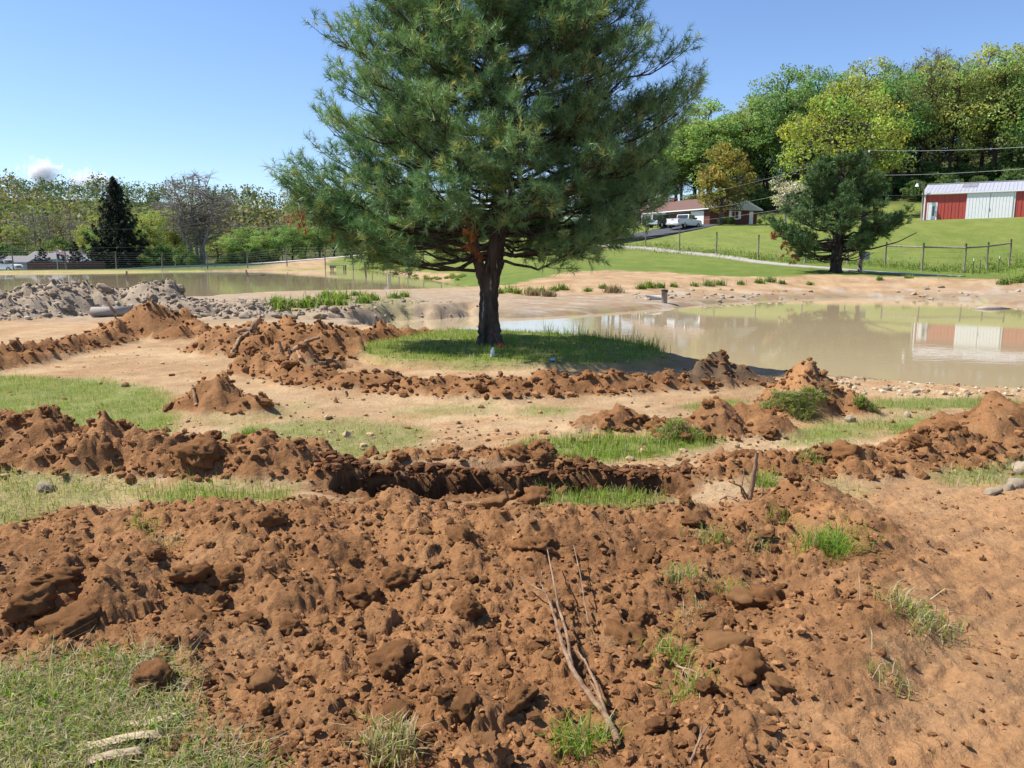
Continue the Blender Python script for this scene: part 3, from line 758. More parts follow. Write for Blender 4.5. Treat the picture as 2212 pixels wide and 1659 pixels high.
def make_pine(name, label, base, prof, trunk, stems, n_prim, n2, n3, K, ln, wd, zmax, zmin, greens=None, dead=(), bark='pine_bark', seed=1, lowbias=.92, twig_r=.004, prim_r=.045, needle_mat='needle', lowsweep=.0, second=1.0, inner=.26, tips=(), frontmin=0):
    r = np.random.default_rng(seed)
    root = thing(name, label, 'tree', base)
    mb = MB()
    for pts, rad in [trunk] + stems:
        pts = np.array(pts, float)
        t = np.linspace(0, 1, len(pts)); tt = np.linspace(0, 1, len(pts) * 7)
        P = np.stack([np.interp(tt, t, pts[:, k]) for k in range(3)], 1)
        for _ in range(3): P[1:-1] = .25 * P[:-2] + .5 * P[1:-1] + .25 * P[2:]
        mb.tube(P, np.interp(tt, t, rad) * (1 + .05 * r.normal(size=len(tt))), 22)
    V = np.concatenate(mb.v)
    a = np.arctan2(V[:, 1], V[:, 0])
    V[:, :2] += (V[:, :2] - 0) * (.05 * np.sin(a * 9 + V[:, 2] * 3)[:, None]) * np.clip(1.5 - V[:, 2], 0, 1)[:, None]
    mb.v = [V]
    mb.build('trunk', M[bark], root, True)
    tp = np.array(trunk[0], float)
    def stem_at(z):
        return np.array([np.interp(z, tp[:, 2], tp[:, 0]), np.interp(z, tp[:, 2], tp[:, 1]), z])
    wood = MB(); lowlimbs = []
    SP = []; SD = []; SC = []
    ga = 2.39996
    for i in range(n_prim + len(tips)):
        f = (i + r.uniform(-.4, .4)) / n_prim
        ze = zmin + (zmax - zmin) * np.clip(f, 0, 1) ** lowbias
        az = i * ga + r.uniform(-.35, .35)
        lr = interp_prof(prof, ze)
        ca, sa = math.cos(az), math.sin(az)
        ext = (lr[1] if ca > 0 else lr[0]) * ca * ca + (lr[2] if sa < 0 else lr[3]) * sa * sa
        L = ext * r.uniform(.66, 1.0) * (1 + .06 * math.sin(3 * az + 2 * ze))
        if L < .12: continue
        if i < n_prim and sa < -.25 and ze < frontmin: continue
        ptone = r.uniform(-.3, .3)
        if i >= n_prim:
            tx, ty, ze = tips[i - n_prim]; L = math.hypot(tx, ty); ca, sa = tx / L, ty / L; az = math.atan2(ty, tx); lr = interp_prof(prof, ze)
        h = (ze - zmin) / (zmax - zmin)
        rise = (.10 + .55 * h) * L * r.uniform(.7, 1.2)
        z0 = max(ze - rise, trunk[0][2][2] * .0 + .42 * zmin + .3)
        S = stem_at(z0); E = np.array([S[0] + ca * L, S[1] + sa * L, ze])
        n = 9; t = np.linspace(0, 1, n)[:, None]
        P = S + (E - S) * t
        sag = (.16 - .26 * h) * L * (1 - .4 * r.random())
        P[:, 2] -= (np.sin(np.pi * t[:, 0]) * sag * .8) - .12 * L * np.clip(t[:, 0] - .7, 0, 1) * (1 - h)
        P[1:-1] += r.normal(size=(n - 2, 3)) * .022 * L
        rad = prim_r * (.35 + .65 * min(1, L / 3.0)) * (1 - .86 * t[:, 0]) + twig_r
        (lowlimbs if (h < .16 and L > 2) else [wood])[0 if h >= .16 or L <= 2 else len(lowlimbs):] or None
        if h < .14 and L > .55 * max(lr[0], lr[1]) and len(lowlimbs) < 10:
            lb = MB(); lb.tube(P, rad, 7); lowlimbs.append(lb)
        else:
            wood.tube(P, rad, 5, cap=False)
        tang = unit(np.gradient(P, axis=0))
        nn = max(5, int(n2 * (.35 + .65 * L / max(lr.max(), .1)) * min(1, .5 + L / 3)))
        for j in range(nn):
            ti = inner + .24 * (h < .2); tj = ti + (1 - ti) * (j + r.uniform(0, 1)) / nn
            k = min(int(tj * (n - 1)), n - 2); ff = tj * (n - 1) - k
            b = P[k] * (1 - ff) + P[k + 1] * ff; T = tang[k]
            sd = unit(np.cross(T, [0, 0, 1])) * (1 if j % 2 else -1)
            up = np.array([0, 0, 1.0])
            l2 = second * (.17 * L + .16) * (1.12 - .55 * tj) * r.uniform(.7, 1.25)
            ang = math.radians(r.uniform(28, 62)) if tj < .95 else math.radians(r.uniform(0, 18))
            d2 = unit(T * math.cos(ang) + sd * math.sin(ang) * r.uniform(.5, 1) + up * (r.uniform(.0, .5) if h > .16 else r.uniform(-.45, .35)))
            m2 = 4; t2 = np.linspace(0, 1, m2)[:, None]
            Q = b + d2 * l2 * t2 + up * (.16 * l2) * t2 ** 2
            wood.tube(Q, twig_r * (2.2 - 1.5 * t2[:, 0]), 3, cap=False)
            for q in range(n3):
                tq = .35 + .65 * (q + r.uniform(.2, 1)) / n3 if q < n3 - 1 else 1.0
                bq = b + d2 * l2 * tq + up * .16 * l2 * tq ** 2
                rd = r.normal(size=3)
                d3 = unit(d2 * .75 + .55 * rd + up * .55) if q < n3 - 1 else unit(d2 + .25 * up + .15 * rd)
                l3 = (.10 + .10 * r.random()) * ln / .11 * (1 if q < n3 - 1 else .3)
                e = bq + d3 * l3
                SP.append(e); SD.append(d3); SC.append(ptone)
                wood.add(np.array([bq, bq + [twig_r, 0, 0], e]), tris=[[0, 1, 2]])
    for k_, lb in enumerate(lowlimbs): lb.build('limb', M[bark], root, True)
    wood.build('branches', M[bark], root, True)
    SP = np.array(SP); SD = np.array(SD)
    tone = .5 + .5 * np.sin(SP[:, 0] * 2.1 + 1.3 * np.sin(SP[:, 2] * 1.7) + SP[:, 1] * 1.9) * .5 + .25 * r.normal(size=len(SP))
    tone = np.clip(tone + np.array(SC), 0, 1)[:, None]
    C = np.array(greens[0]) * (1 - tone) + np.array(greens[1]) * tone
    tip = (r.random(len(SP)) < .10)[:, None]
    C = np.where(tip, np.array(greens[2]), C)
    cr = MB()
    needles(cr, SP, SD, K, ln, wd, (15, 82), .11 * ln / .11, C, .3, r)
    cr.build('crown', M[needle_mat], root)
    print(name, 'shoots', len(SP), 'needle tris', len(SP) * K)
    return root

MPP = 14.2 / F      # metres per picture unit at the pine
pb = ground(1058, 752, 14.2)
def ph(v): return pb[2] * 0 + (752 - v) * MPP
prof = []
for v, l, rr_ in [(560, 880, 1240), (535, 690, 1310), (500, 655, 1385), (450, 636, 1420), (400, 606, 1432), (360, 640, 1446), (300, 662, 1474), (255, 656, 1498), (200, 678, 1512), (160, 690, 1415), (110, 712, 1395), (50, 744, 1375), (0, 786, 1350), (-80, 830, 1320), (-160, 890, 1260), (-250, 950, 1190), (-340, 1040, 1110)]:
    lm = max(.3, (1066 - l) * MPP - .42); rm = max(.3, (rr_ - 1066) * MPP - .5)
    prof.append((ph(v), lm, rm, .86 * (lm + rm) / 2, .9 * (lm + rm) / 2))
trunk = ([(0, 0, -.15), (0, 0, .12), (-.02, 0, .5), (-.01, 0, .95), (.07, 0, 1.4), (.16, .02, 2.0), (.19, .05, 2.8), (.17, .05, 4.0), (.12, .05, 5.5), (.08, 0, 7.2), (.05, 0, 9.1)], [.31, .215, .178, .168, .162, .14, .13, .115, .09, .055, .015])
stems = [([(-.03, 0, .95), (-.16, -.02, 1.35), (-.27, -.03, 1.75), (-.36, -.02, 2.4), (-.5, .05, 3.2), (-.75, .1, 4.2)], [.12, .10, .092, .08, .06, .03]),
         ([(.17, .02, 2.2), (.5, -.15, 2.55), (1.0, -.3, 2.85), (1.7, -.5, 3.2)], [.11, .085, .06, .03]),
         ([(.08, .02, 1.15), (.13, .0, 1.45), (.14, .03, 1.75)], [.08, .13, .09]),
         ([(-.24, -.03, 1.72), (-.6, -.05, 1.80), (-1.2, -.1, 1.98), (-1.9, -.15, 2.12), (-2.6, -.2, 2.28)], [.05, .045, .036, .028, .012]),
         ([(-.30, -.02, 2.0), (-.8, -.15, 2.2), (-1.5, -.3, 2.3), (-2.3, -.35, 2.55)], [.05, .042, .034, .015]),
         ([(.18, .03, 1.95), (.8, .1, 2.02), (1.6, .2, 2.12), (2.4, .1, 2.25)], [.06, .05, .036, .014])]
TIPS = []
for (u, v, dy) in [(612, 392, 0), (622, 410, -.6), (640, 440, .5), (650, 462, -.7), (668, 482, 0), (690, 505, -.8), (730, 520, .6), (780, 530, -1.2), (655, 300, .3), (668, 268, -.5), (690, 180, 0), (1500, 232, .2), (1492, 255, -.6), (1470, 300, .5), (1440, 350, -.8), (1430, 400, .4), (1425, 440, -1.0), (1410, 470, .2), (1390, 500, -.8), (1350, 520, .3), (1310, 535, -1.2), (900, 430, -2.2), (1180, 440, -2.2), (1350, 10, .2), (1395, 75, -.5), (1405, 120, .4), (800, 15, 0), (762, 60, -.5), (725, 115, .4), (1300, -40, 0), (850, -40, .3), (1250, 40, -1.6), (1000, 20, -1.8)]:
    p_ = at(u + ((42 if v < 400 else 14) if u < 1066 else -48), v, 14.2 + dy) - pb; TIPS.append((p_[0], p_[1], p_[2]))
PINE = make_pine('pine_tree', 'big dark green pine with a forked trunk standing on the grass island', pb, prof, trunk, stems, 205, 25, 5, 27, .15, .009, 9.3, 1.72, lowbias=1.15, tips=TIPS, greens=
                 [(.09, .20, .085), (.24, .39, .17), (.38, .43, .16)], seed=11, second=1.35, inner=.28, frontmin=2.45, prim_r=.036)
# rust brown dead sprays on the pine
dd = MB(); r_ = np.random.default_rng(5)
for (u, v, s, n, dy) in [(638, 460, .10, 7, -.5), (650, 490, .13, 9, -.5), (682, 487, .08, 4, -.5), (722, 511, .08, 5, -.4), (1018, 480, .09, 14, -1.0), (1018, 505, .09, 12, -1.0), (1014, 530, .07, 8, -.9), (1032, 552, .05, 5, -.8), (1250, 542, .10, 7, -.6)]:
    c = at(u, v, 14.2 + dy) - pb
    P = c + r_.normal(size=(n, 3)) * s * .7
    D = unit(np.array([0, 0, -1.0]) + .5 * r_.normal(size=(n, 3)))
    colr = np.array([.33, .095, .028]) if u < 800 or v > 530 else np.array([.34, .15, .045])
    if u > 1200: colr = np.array([.20, .14, .04])
    needles(dd, P, D, 40, .12, .005, (5, 45), .1, colr, .35, r_)
    for p, d in zip(P, D): dd.tube([p - d * .25, p], [.004, .003], 3, col=(.12, .06, .03), cap=False)
o = dd.build('dead_needles', M['needle'], PINE); o['label'] = 'rust brown dead needle sprays'

# the smaller pine by the lane
sb = ground(1805, 590, 61)
MP2 = 61 / F
prof2 = []
for v, l, rr_ in [(545, 1740, 1850), (525, 1700, 1900), (500, 1665, 1942), (480, 1668, 1925), (450, 1690, 1905), (420, 1725, 1890), (390, 1735, 1885), (365, 1760, 1870), (345, 1790, 1835), (335, 1808, 1815)]:
    prof2.append(((590 - v) * MP2, (1806 - l) * MP2, (rr_ - 1806) * MP2, (rr_ - l) / 2 * MP2, (rr_ - l) / 2 * MP2))
tr2 = ([(0, 0, -.2), (0, 0, .5), (.0, 0, 1.6), (.1, 0, 3), (.1, 0, 6), (.1, 0, 9)], [.55, .42, .38, .3, .16, .03])
st2 = []
rs = np.random.default_rng(3)
for k in range(46):        # bare dead lower branches
    a = rs.uniform(0, 2 * math.pi); h = rs.uniform(.7, 2.4); L = rs.uniform(1.2, 3.6) * (1.25 if math.cos(a) < 0 else .8)
    st2.append(([(0, 0, h), (math.cos(a) * L * .5, math.sin(a) * L * .5, h - .05 * L + rs.uniform(-.1, .2)), (math.cos(a) * L, math.sin(a) * L, h + .18 * L)], [.06, .04, .02]))
st2.append(([(0, 0, 1.7), (2.4, -.3, 1.75), (4.4, -.4, 2.3), (5.7, -.5, 3.0)], [.08, .06, .04, .03]))
TIPS2 = [tuple(at(u, v, 61 + dy) - sb) for u, v, dy in [(1675, 492, 0), (1690, 505, -1.5), (1705, 520, 1), (1930, 498, 0), (1918, 480, 1), (1900, 505, -1.5), (1700, 460, .5), (1730, 535, -2), (1870, 520, -2), (1745, 400, 0), (1885, 420, .5), (1760, 370, 0)]]
PINE2 = make_pine('pine_tree', 'smaller pine with bare dead lower branches beside the lane and utility pole', sb, prof2, tr2, st2, 46, 17, 4, 20, .34, .05, 8.5, 1.9,
                  [(.052, .108, .042), (.12, .20, .075), (.16, .235, .09)], seed=21, second=1.5, tips=TIPS2, twig_r=.012, prim_r=.09, bark='bark_dark', needle_mat='needle_far')
dd = MB()
for (u, v) in [(1674, 512), (1700, 545), (1712, 558), (1690, 530)]:
    c = at(u, v, 59.5) - sb
    needles(dd, c + rs.normal(size=(7, 3)) * .22, unit(rs.normal(size=(7, 3))), 24, .3, .05, (10, 60), .2, np.array([.33, .10, .05]), .3, rs)
dd.build('dead_needles', M['needle_far'], PINE2)

def leafquads(mb, P, s, r, col, N=None):
    n = len(P)
    nrm = unit(r.normal(size=(n, 3)) + (0 if N is None else 1.0 * N) + np.array([0, 0, .5]))
    a = unit(np.cross(nrm, r.normal(size=(n, 3)))); b = np.cross(nrm, a)
    S = (s * r.uniform(.6, 1.35, n))[:, None]
    V = np.stack([P - a * S * .5, P + b * S * .32, P + a * S * .5, P - b * S * .32], 1).reshape(-1, 3)
    mb.add(V, quads=np.arange(4 * n).reshape(-1, 4), col=np.repeat(col, 4, 0))

def make_broadleaf(H, W, z0, nclump, nleaf, ls, seed, crad=.2, trunk_r=.28, lean=0., shape='oval', sparse=0., wood=True, stems=1, bark='bark'):
    """returns (trunk mesh object, crown mesh object), not yet under a thing; crown colour is set on the object"""
    r = np.random.default_rng(seed)
    tm = MB(); cm = MB()
    cl = []
    tries = 0
    while len(cl) < nclump and tries < 4000:
        tries += 1
        p = r.uniform(-1, 1, 3)
        q = np.linalg.norm(p)
        if q > 1 or q < .35 * r.random(): continue
        if shape == 'round': w = 1.0
        elif shape == 'tall': w = .62 + .38 * (1 - abs(p[2]))
        elif shape == 'vase': w = .45 + .55 * (p[2] * .5 + .5)
        else: w = 1 - .25 * max(0, p[2])
        c = np.array([p[0] * W / 2 * w, p[1] * W / 2 * w, z0 + (H - z0) * (.5 + .5 * p[2])])
        cl.append(c)
    cl = np.array(cl)
    for s in range(stems):
        off = np.array([r.normal() * .35, r.normal() * .35, 0]) * (stems > 1)
        top = np.array([lean + off[0] * 5, off[1] * 5, H * .93])
        n = 9; t = np.linspace(0, 1, n)[:, None]
        P = off + (top - off) * t + r.normal(size=(n, 3)) * np.array([.16, .16, 0]) * (t * (1.2 - t) * 3) * W / 8
        P[0] = off + [0, 0, -.4]
        tm.tube(P, trunk_r / stems ** .4 * (1 - .93 * t[:, 0]) + .02, 8)
        for c in cl[s::stems]:
            zb = max(.22 * H, min(c[2] - r.uniform(.15, .35) * np.linalg.norm(c[:2]) - .6, .88 * H))
            k = np.interp(zb, P[:, 2], np.arange(n)); i = min(int(k), n - 2); f = k - i
            b = P[i] * (1 - f) + P[i + 1] * f
            mid = .5 * (b + c) + r.normal(size=3) * .12 * np.linalg.norm(c - b) + [0, 0, .08 * np.linalg.norm(c - b)]
            tm.tube([b, mid, c], np.array([.30, .20, .07]) * trunk_r * (1.15 - .6 * zb / H) + .012, 4, cap=False)
            if sparse > 0:
                for _ in range(int(7 * sparse) + 3):
                    d = unit(r.normal(size=3) + [0, 0, .6]) * r.uniform(.5, 1.3) * crad * W
                    e = c + d
                    tm.tube([mid + (c - mid) * r.random(), c + d * .45 + r.normal(size=3) * .05 * W * crad, e], [.028, .02, .010], 3, cap=False)
    nl = int(nleaf)
    if nl:
        for c in cl:
            rad = crad * W * r.uniform(.65, 1.25)
            m = max(3, int(nl * (rad / (crad * W)) ** 2))
            d = unit(r.normal(size=(m, 3))); rr = r.uniform(.35, 1.0, (m, 1)) ** .5
            P = c + d * rr * rad * np.array([1.1, 1.1, .72])
            tone = r.uniform(.78, 1.25) * (1 + .28 * r.uniform(-1, 1, (m, 1)))
            hue = np.array([1 + .12 * r.normal(), 1, 1 + .1 * r.normal()])
            leafquads(cm, P, ls, r, np.clip(tone * hue, .3, 2.0), d)
    t_o = tm.build('trunk', M[bark], None, True)
    c_o = cm.build('crown', M['leaf'], None) if nl else None
    return t_o, c_o

PROTO = {}
def proto(key, **kw):
    t, c = make_broadleaf(**kw)
    for o in (t, c):
        if o is not None: COL.objects.unlink(o)
    PROTO[key] = (t, c)
def place(key, name, label, u, v, D, H, col, cat='tree', group=None, wid=1.0, rz=None, base=None, Href=20.):
    t, c = PROTO[key]
    b = ground(u, v, D) if base is None else base
    root = thing(name, label, cat, b, rng.uniform(0, 6.28) if rz is None else rz, group)
    s = H / Href
    root.scale = (s * wid, s * wid, s)
    for o in (t, c):
        if o is None: continue
        k = o.copy(); COL.objects.link(k); k.parent = root
        if o is c: k.color = (*col, 1)
    return root
proto('tallA', H=20, W=9, z0=4.5, nclump=66, nleaf=120, ls=.36, seed=31, crad=.155, shape='tall', trunk_r=.3, bark='bark_dark')
proto('tallB', H=20, W=10, z0=3.5, nclump=74, nleaf=110, ls=.35, seed=32, crad=.145, shape='oval', trunk_r=.3, bark='bark_dark')
proto('tallC', H=20, W=8, z0=5.5, nclump=56, nleaf=84, ls=.34, seed=33, crad=.15, shape='vase', trunk_r=.26, sparse=.3)
proto('thin', H=20, W=8.5, z0=5, nclump=52, nleaf=16, ls=.34, seed=34, crad=.14, shape='vase', trunk_r=.26, sparse=.8)
proto('round', H=20, W=20, z0=3.0, nclump=130, nleaf=95, ls=.42, seed=35, crad=.085, shape='round', trunk_r=.55)
proto('bare', H=20, W=15, z0=4, nclump=150, nleaf=2, ls=.25, seed=36, crad=.10, shape='vase', trunk_r=.42, sparse=1.6, stems=4, bark='twig')
proto('bare_thin', H=20, W=7, z0=5, nclump=60, nleaf=4, ls=.3, seed=37, crad=.14, shape='vase', trunk_r=.22, sparse=1.2, bark='twig')
proto('shrub', H=20, W=26, z0=1.0, nclump=70, nleaf=60, ls=1.5, seed=38, crad=.13, shape='round', trunk_r=.4)
proto('oval', H=20, W=14.5, z0=2.5, nclump=130, nleaf=70, ls=.55, seed=39, crad=.095, shape='oval', trunk_r=.42, sparse=.3)

GR_ = [(.105, .170, .055), (.122, .186, .056), (.143, .20, .060), (.160, .19, .066), (.092, .152, .054), (.178, .205, .062)]
# wood on the right hill: (u, top v, distance, kind, colour)
R = [(1300, 330, 165, 'tallA', 1), (1345, 300, 172, 'tallC', 2), (1392, 280, 160, 'tallA', 1), (1428, 262, 168, 'tallB', 2), (1470, 238, 158, 'tallC', 1), (1500, 214, 162, 'tallA', 2), (1528, 212, 152, 'tallA', 1), (1552, 262, 157, 'tallC', 2),
     (1585, 236, 165, 'tallB', 0), (1612, 205, 156, 'tallA', 0), (1655, 158, 158, 'tallB', 4), (1690, 140, 150, 'tallA', 4), (1722, 140, 160, 'tallA', 0), (1752, 132, 154, 'tallB', 0), (1785, 165, 166, 'tallC', 4), (1818, 150, 152, 'tallA', 3), (1850, 122, 158, 'tallB', 3),
     (1890, 128, 166, 'tallA', 4), (1922, 138, 150, 'tallB', 0), (1955, 116, 157, 'tallC', 3), (1985, 108, 152, 'thin', 3), (2012, 118, 160, 'tallA', 0), (2045, 112, 150, 'tallB', 3), (2078, 125, 158, 'tallC', 4), (2110, 92, 152, 'tallA', 3), (2140, 84, 148, 'tallB', 3), (2172, 94, 156, 'tallA', 3),
     (2205, 110, 146, 'tallB', 0), (2240, 100, 152, 'tallA', 4), (2290, 90, 150, 'tallB', 3), (2350, 95, 148, 'tallA', 0)]
HUE = ['green', 'fresh green', 'light green', 'olive green', 'dark green', 'yellow green']; SHP = {'tallA': 'narrow', 'tallB': 'broad', 'tallC': 'open topped', 'thin': 'thin leaved', 'bare_thin': 'nearly leafless'}
for i, (u, vt, D, k, ci) in enumerate(R):
    b = ground(u, 450, D)
    H = at(u, vt + (34 if u < 720 else 0), D)[2] - b[2]
    c = np.array(GR_[ci]) * 1.95 * rng.uniform(.9, 1.1)
    place(k, 'woodland_tree', f'tall {SHP[k]} {HUE[ci]} tree at the front of the wood on the hill', u, 450, D, H, c, group='trees of the wood on the right hill', base=b, wid=rng.uniform(.95, 1.2) * 20 / H * 1.15)
for i in range(26):      # deeper rows of the same wood
    u = 1290 + i * 42 + rng.uniform(-12, 12); D = rng.uniform(178, 205)
    b = ground(u, 450, D); vt = np.interp(u, [1290, 1500, 1650, 1900, 2200, 2400], [345, 250, 185, 150, 120, 115]) + rng.uniform(0, 25)
    H = at(u, vt, D)[2] - b[2]
    place(('tallA', 'tallB')[i % 2], 'woodland_tree', f'{("narrow", "broad")[i % 2]} {HUE[i % 5]} tree deep in the wood on the hill', u, 450, D, H, np.array(GR_[i % 5]) * 1.7, group='trees of the wood on the right hill', base=b, wid=1.3 * 20 / H)
# lower growth filling the wood's edge
for i, (u, D) in enumerate([(1320, 170), (1375, 168), (1440, 160), (1500, 170), (1560, 168), (1620, 165), (1650, 160), (1700, 158), (1760, 160), (1840, 158), (1905, 156), (1960, 160), (2020, 158), (2080, 156), (2140, 160), (2190, 158), (2260, 156), (1985, 168), (2110, 168), (1880, 168), (1740, 170)]):
    b = ground(u, 450, D)
    place('tallB' if i % 2 else 'tallA', 'understorey_tree', 'low dark green tree under the wood on the right hill', u, 450, D, rng.uniform(8, 13), np.array(GR_[4]) * .85, group='low trees under the wood', base=b, wid=rng.uniform(1.3, 1.7))
for (u, D, h) in [(1975, 144, 3.5), (2040, 143, 4), (2110, 142, 3.2), (1900, 148, 3), (1700, 152, 3.5), (1640, 150, 4), (2180, 141, 4), (2010, 150, 5), (2075, 149, 4.5), (2150, 148, 5), (2215, 147, 5), (1930, 151, 4), (1860, 152, 4.5)]:
    place('shrub', 'understorey_shrub', 'green shrub at the edge of the right wood', u, 450, D, h, np.array(GR_[0]), cat='shrub', group='shrubs at the edge of the right wood', base=ground(u, 450, D))
for (u, vt, D) in [(1995, 82, 162), (1975, 96, 165), (2015, 88, 168), (2060, 112, 166), (1930, 118, 168)]:
    b = ground(u, 450, D)
    place('bare_thin', 'bare_tree', 'leafless grey tree rising above the right wood', u, 450, D, at(u, vt, D)[2] - b[2], (.12, .13, .04), group='leafless trees above the right wood', base=b)
# single trees on the right
b = ground(1812, 470, 128)
place('round', 'maple_tree', 'broad bright yellow green tree behind the smaller pine', 1812, 470, 128, at(1812, 178, 128)[2] - b[2], (.33, .395, .085), base=b, wid=.98 * (20 / (at(1812, 178, 128)[2] - b[2])) * (at(1960, 300, 128)[0] - at(1668, 300, 128)[0]) / 21.0, rz=.4)
b = ground(1557, 486, 117)
place('oval', 'ornamental_tree', 'oval bronze green tree in front of the brick house', 1557, 486, 117, at(1557, 305, 117)[2] - b[2], (.30, .27, .07), base=b, wid=1.0, rz=1.1)
for (u, D, h, w, cc) in [(1490, 150, 4.0, 1.0, 2), (1425, 152, 4.2, 1, 2), (1540, 150, 3.5, 1, 2)]:
    place('shrub', 'hedge_shrub', 'yellow green shrub behind the brick house roof', u, 450, D, h, np.array(GR_[5]), cat='shrub', group='shrubs behind the brick house', base=ground(u, 460, D))
b = ground(1697, 480, 112)
PROTO['dog'] = make_broadleaf(H=20, W=19, z0=5, nclump=70, nleaf=20, ls=.8, seed=44, crad=.10, shape='vase', trunk_r=.5, sparse=1.2, bark='twig')
for o in PROTO['dog']: COL.objects.unlink(o)
place('dog', 'dogwood_tree', 'small half bare tree with white blossom right of the brick house', 1697, 480, 112, at(1697, 378, 112)[2] - b[2], (.62, .60, .44), base=b, wid=.95, rz=2.0)
# left side woods across the road
Lw = [(-70, 470, 205, 'thin', 3), (-30, 455, 200, 'tallB', 2), (5, 440, 215, 'thin', 3), (38, 440, 190, 'tallC', 5), (60, 412, 225, 'bare_thin', 3), (80, 408, 220, 'bare_thin', 3), (112, 410, 215, 'bare_thin', 3), (135, 420, 218, 'thin', 3), (155, 412, 205, 'bare_thin', 3), (180, 428, 210, 'bare_thin', 3), (205, 432, 195, 'tallA', 5), (232, 455, 190, 'tallB', 2),
      (310, 432, 185, 'tallA', 5), (335, 415, 190, 'tallB', 5), (355, 385, 205, 'bare_thin', 3), (380, 408, 195, 'tallC', 5), (540, 452, 185, 'tallB', 1), (572, 462, 178, 'tallA', 1), (602, 450, 190, 'tallC', 0), (632, 448, 180, 'tallB', 0), (660, 440, 190, 'tallA', 1), (690, 445, 178, 'tallC', 1), (722, 440, 186, 'tallB', 2),
      (756, 452, 176, 'tallA', 1), (790, 445, 184, 'tallC', 0), (822, 455, 174, 'tallB', 0), (858, 450, 182, 'tallA', 1), (892, 458, 175, 'tallC', 0), (930, 460, 184, 'tallB', 0), (970, 455, 175, 'tallA', 1), (1010, 462, 182, 'tallB', 0), (1050, 460, 176, 'tallC', 1), (1090, 470, 184, 'tallA', 0), (1130, 465, 178, 'tallB', 0), (1175, 470, 182, 'tallA', 1), (1220, 470, 176, 'tallC', 0), (1260, 440, 178, 'tallB', 1),
      (20, 480, 178, 'bare_thin', 3), (90, 480, 180, 'thin', 3), (130, 475, 176, 'bare_thin', 3), (515, 430, 200, 'bare_thin', 3), (560, 440, 195, 'bare_thin', 3), (610, 435, 200, 'bare_thin', 3), (505, 470, 190, 'tallC', 2), (470, 465, 195, 'tallB', 3)]
for i, (u, vt, D, k, ci) in enumerate(Lw):
    b = ground(u, 560, D)
    H = at(u, vt + (34 if u < 720 else 0), D)[2] - b[2]
    c = np.array(GR_[ci]) * 1.9 * rng.uniform(.88, 1.12)
    nm, lb, gp = ('woodland_tree', f'{SHP[k]} {HUE[ci]} tree in the wood across the road', 'trees of the wood across the road') if k.startswith('tall') else ('sparse_tree', f'{SHP[k]} greyish tree in the wood across the road', 'thin leaved trees across the road')
    place(k, nm, lb, u, 560, D, H, c if k.startswith('tall') else np.array((.30, .275, .11)), group=gp, base=b, wid=rng.uniform(.95, 1.25) * 20 / H * .85)
for (u, vt, D, ci) in [(10, 528, 165, 0), (35, 534, 162, 4), (100, 532, 160, 1), (128, 515, 158, 2), (85, 535, 165, 0), (360, 530, 150, 1), (330, 540, 146, 2), (395, 535, 148, 1), (420, 550, 145, 0), (300, 545, 150, 1), (500, 548, 146, 0), (530, 545, 146, 0), (560, 535, 148, 1), (590, 538, 150, 2), (653, 546, 150, 2), (480, 556, 144, 0), (750, 548, 155, 1), (880, 545, 155, 0), (960, 540, 155, 0), (1040, 540, 158, 0), (1160, 540, 160, 0), (1230, 530, 160, 0)]:
    b = ground(u, 572, D)
    place('shrub', 'roadside_bush', 'rounded green bush growing beyond the guard rail', u, 572, D, max(1.5, at(u, vt, D)[2] - b[2]), np.array(GR_[ci]) * 1.05, cat='bush', group='bushes beyond the guard rail', base=b, wid=rng.uniform(.7, 1.0))
b = ground(430, 570, 150)
place('bare', 'bare_tree', 'large many stemmed leafless tree behind the guard rail', 430, 570, 150, at(430, 368, 150)[2] - b[2], (.2, .2, .05), base=b, wid=1.45, rz=.5)

def make_spruce(name, label, base, H, W, n, seed, col, drop=.35, lens=1.0):
    r = np.random.default_rng(seed)
    root = thing(name, label, 'tree', base)
    tm = MB(); tm.tube([(0, 0, -.3), (0, 0, H * .5), (0, 0, H)], [.02 * H, .012 * H, .003 * H], 7); tm.build('trunk', M['bark_dark'], root, True)
    wd = MB(); SP = []; SD = []
    for i in range(n):
        f = ((i + r.random()) / n) ** 1.15
        z = H * (.03 + .95 * f); az = i * 2.39996
        L = W / 2 * (1 - f) ** .85 * r.uniform(.55, 1.2) + .02 * W
        d = np.array([math.cos(az), math.sin(az), 0])
        t = np.linspace(0, 1, 5)[:, None]
        P = np.array([0, 0, z]) + d * L * t + np.array([0, 0, 1]) * (-drop * L * np.sin(t * np.pi * .75) + .25 * L * t ** 3)
        wd.tube(P, .006 * H * (1.1 - t[:, 0]) * .6, 3, cap=False)
        m = int(5 + 12 * L / (W / 2))
        for j in range(m):
            tt = r.uniform(.2, 1); k = min(int(tt * 4), 3); p = P[k] + (P[k + 1] - P[k]) * (tt * 4 - k)
            sd = np.cross(d, [0, 0, 1]) * r.uniform(-1, 1)
            q = p + (sd * .28 * L * (1.15 - tt) + d * .08 * L)
            SP.append(q); SD.append(unit(d * .8 + sd * .8 + np.array([0, 0, -.7 * r.random()])))
            if r.random() < .6: SP.append((p + q) / 2); SD.append(unit(d + sd + np.array([0, 0, -.9])))
    wd.build('branches', M['bark_dark'], root)
    cr = MB(); SP = np.array(SP); SD = np.array(SD)
    needles(cr, SP, SD, 9, .034 * H * lens, .010 * H * lens, (8, 55), .03 * H, np.array(col), .4, r, droop=.25)
    cr.build('crown', M['needle_far'], root)
    return root
b = ground(258, 570, 148)
make_spruce('spruce_tree', 'tall dark cone shaped spruce behind the guard rail', b, at(258, 379, 148)[2] - b[2], 12.5, 330, 51, (.042, .054, .034), lens=.9)
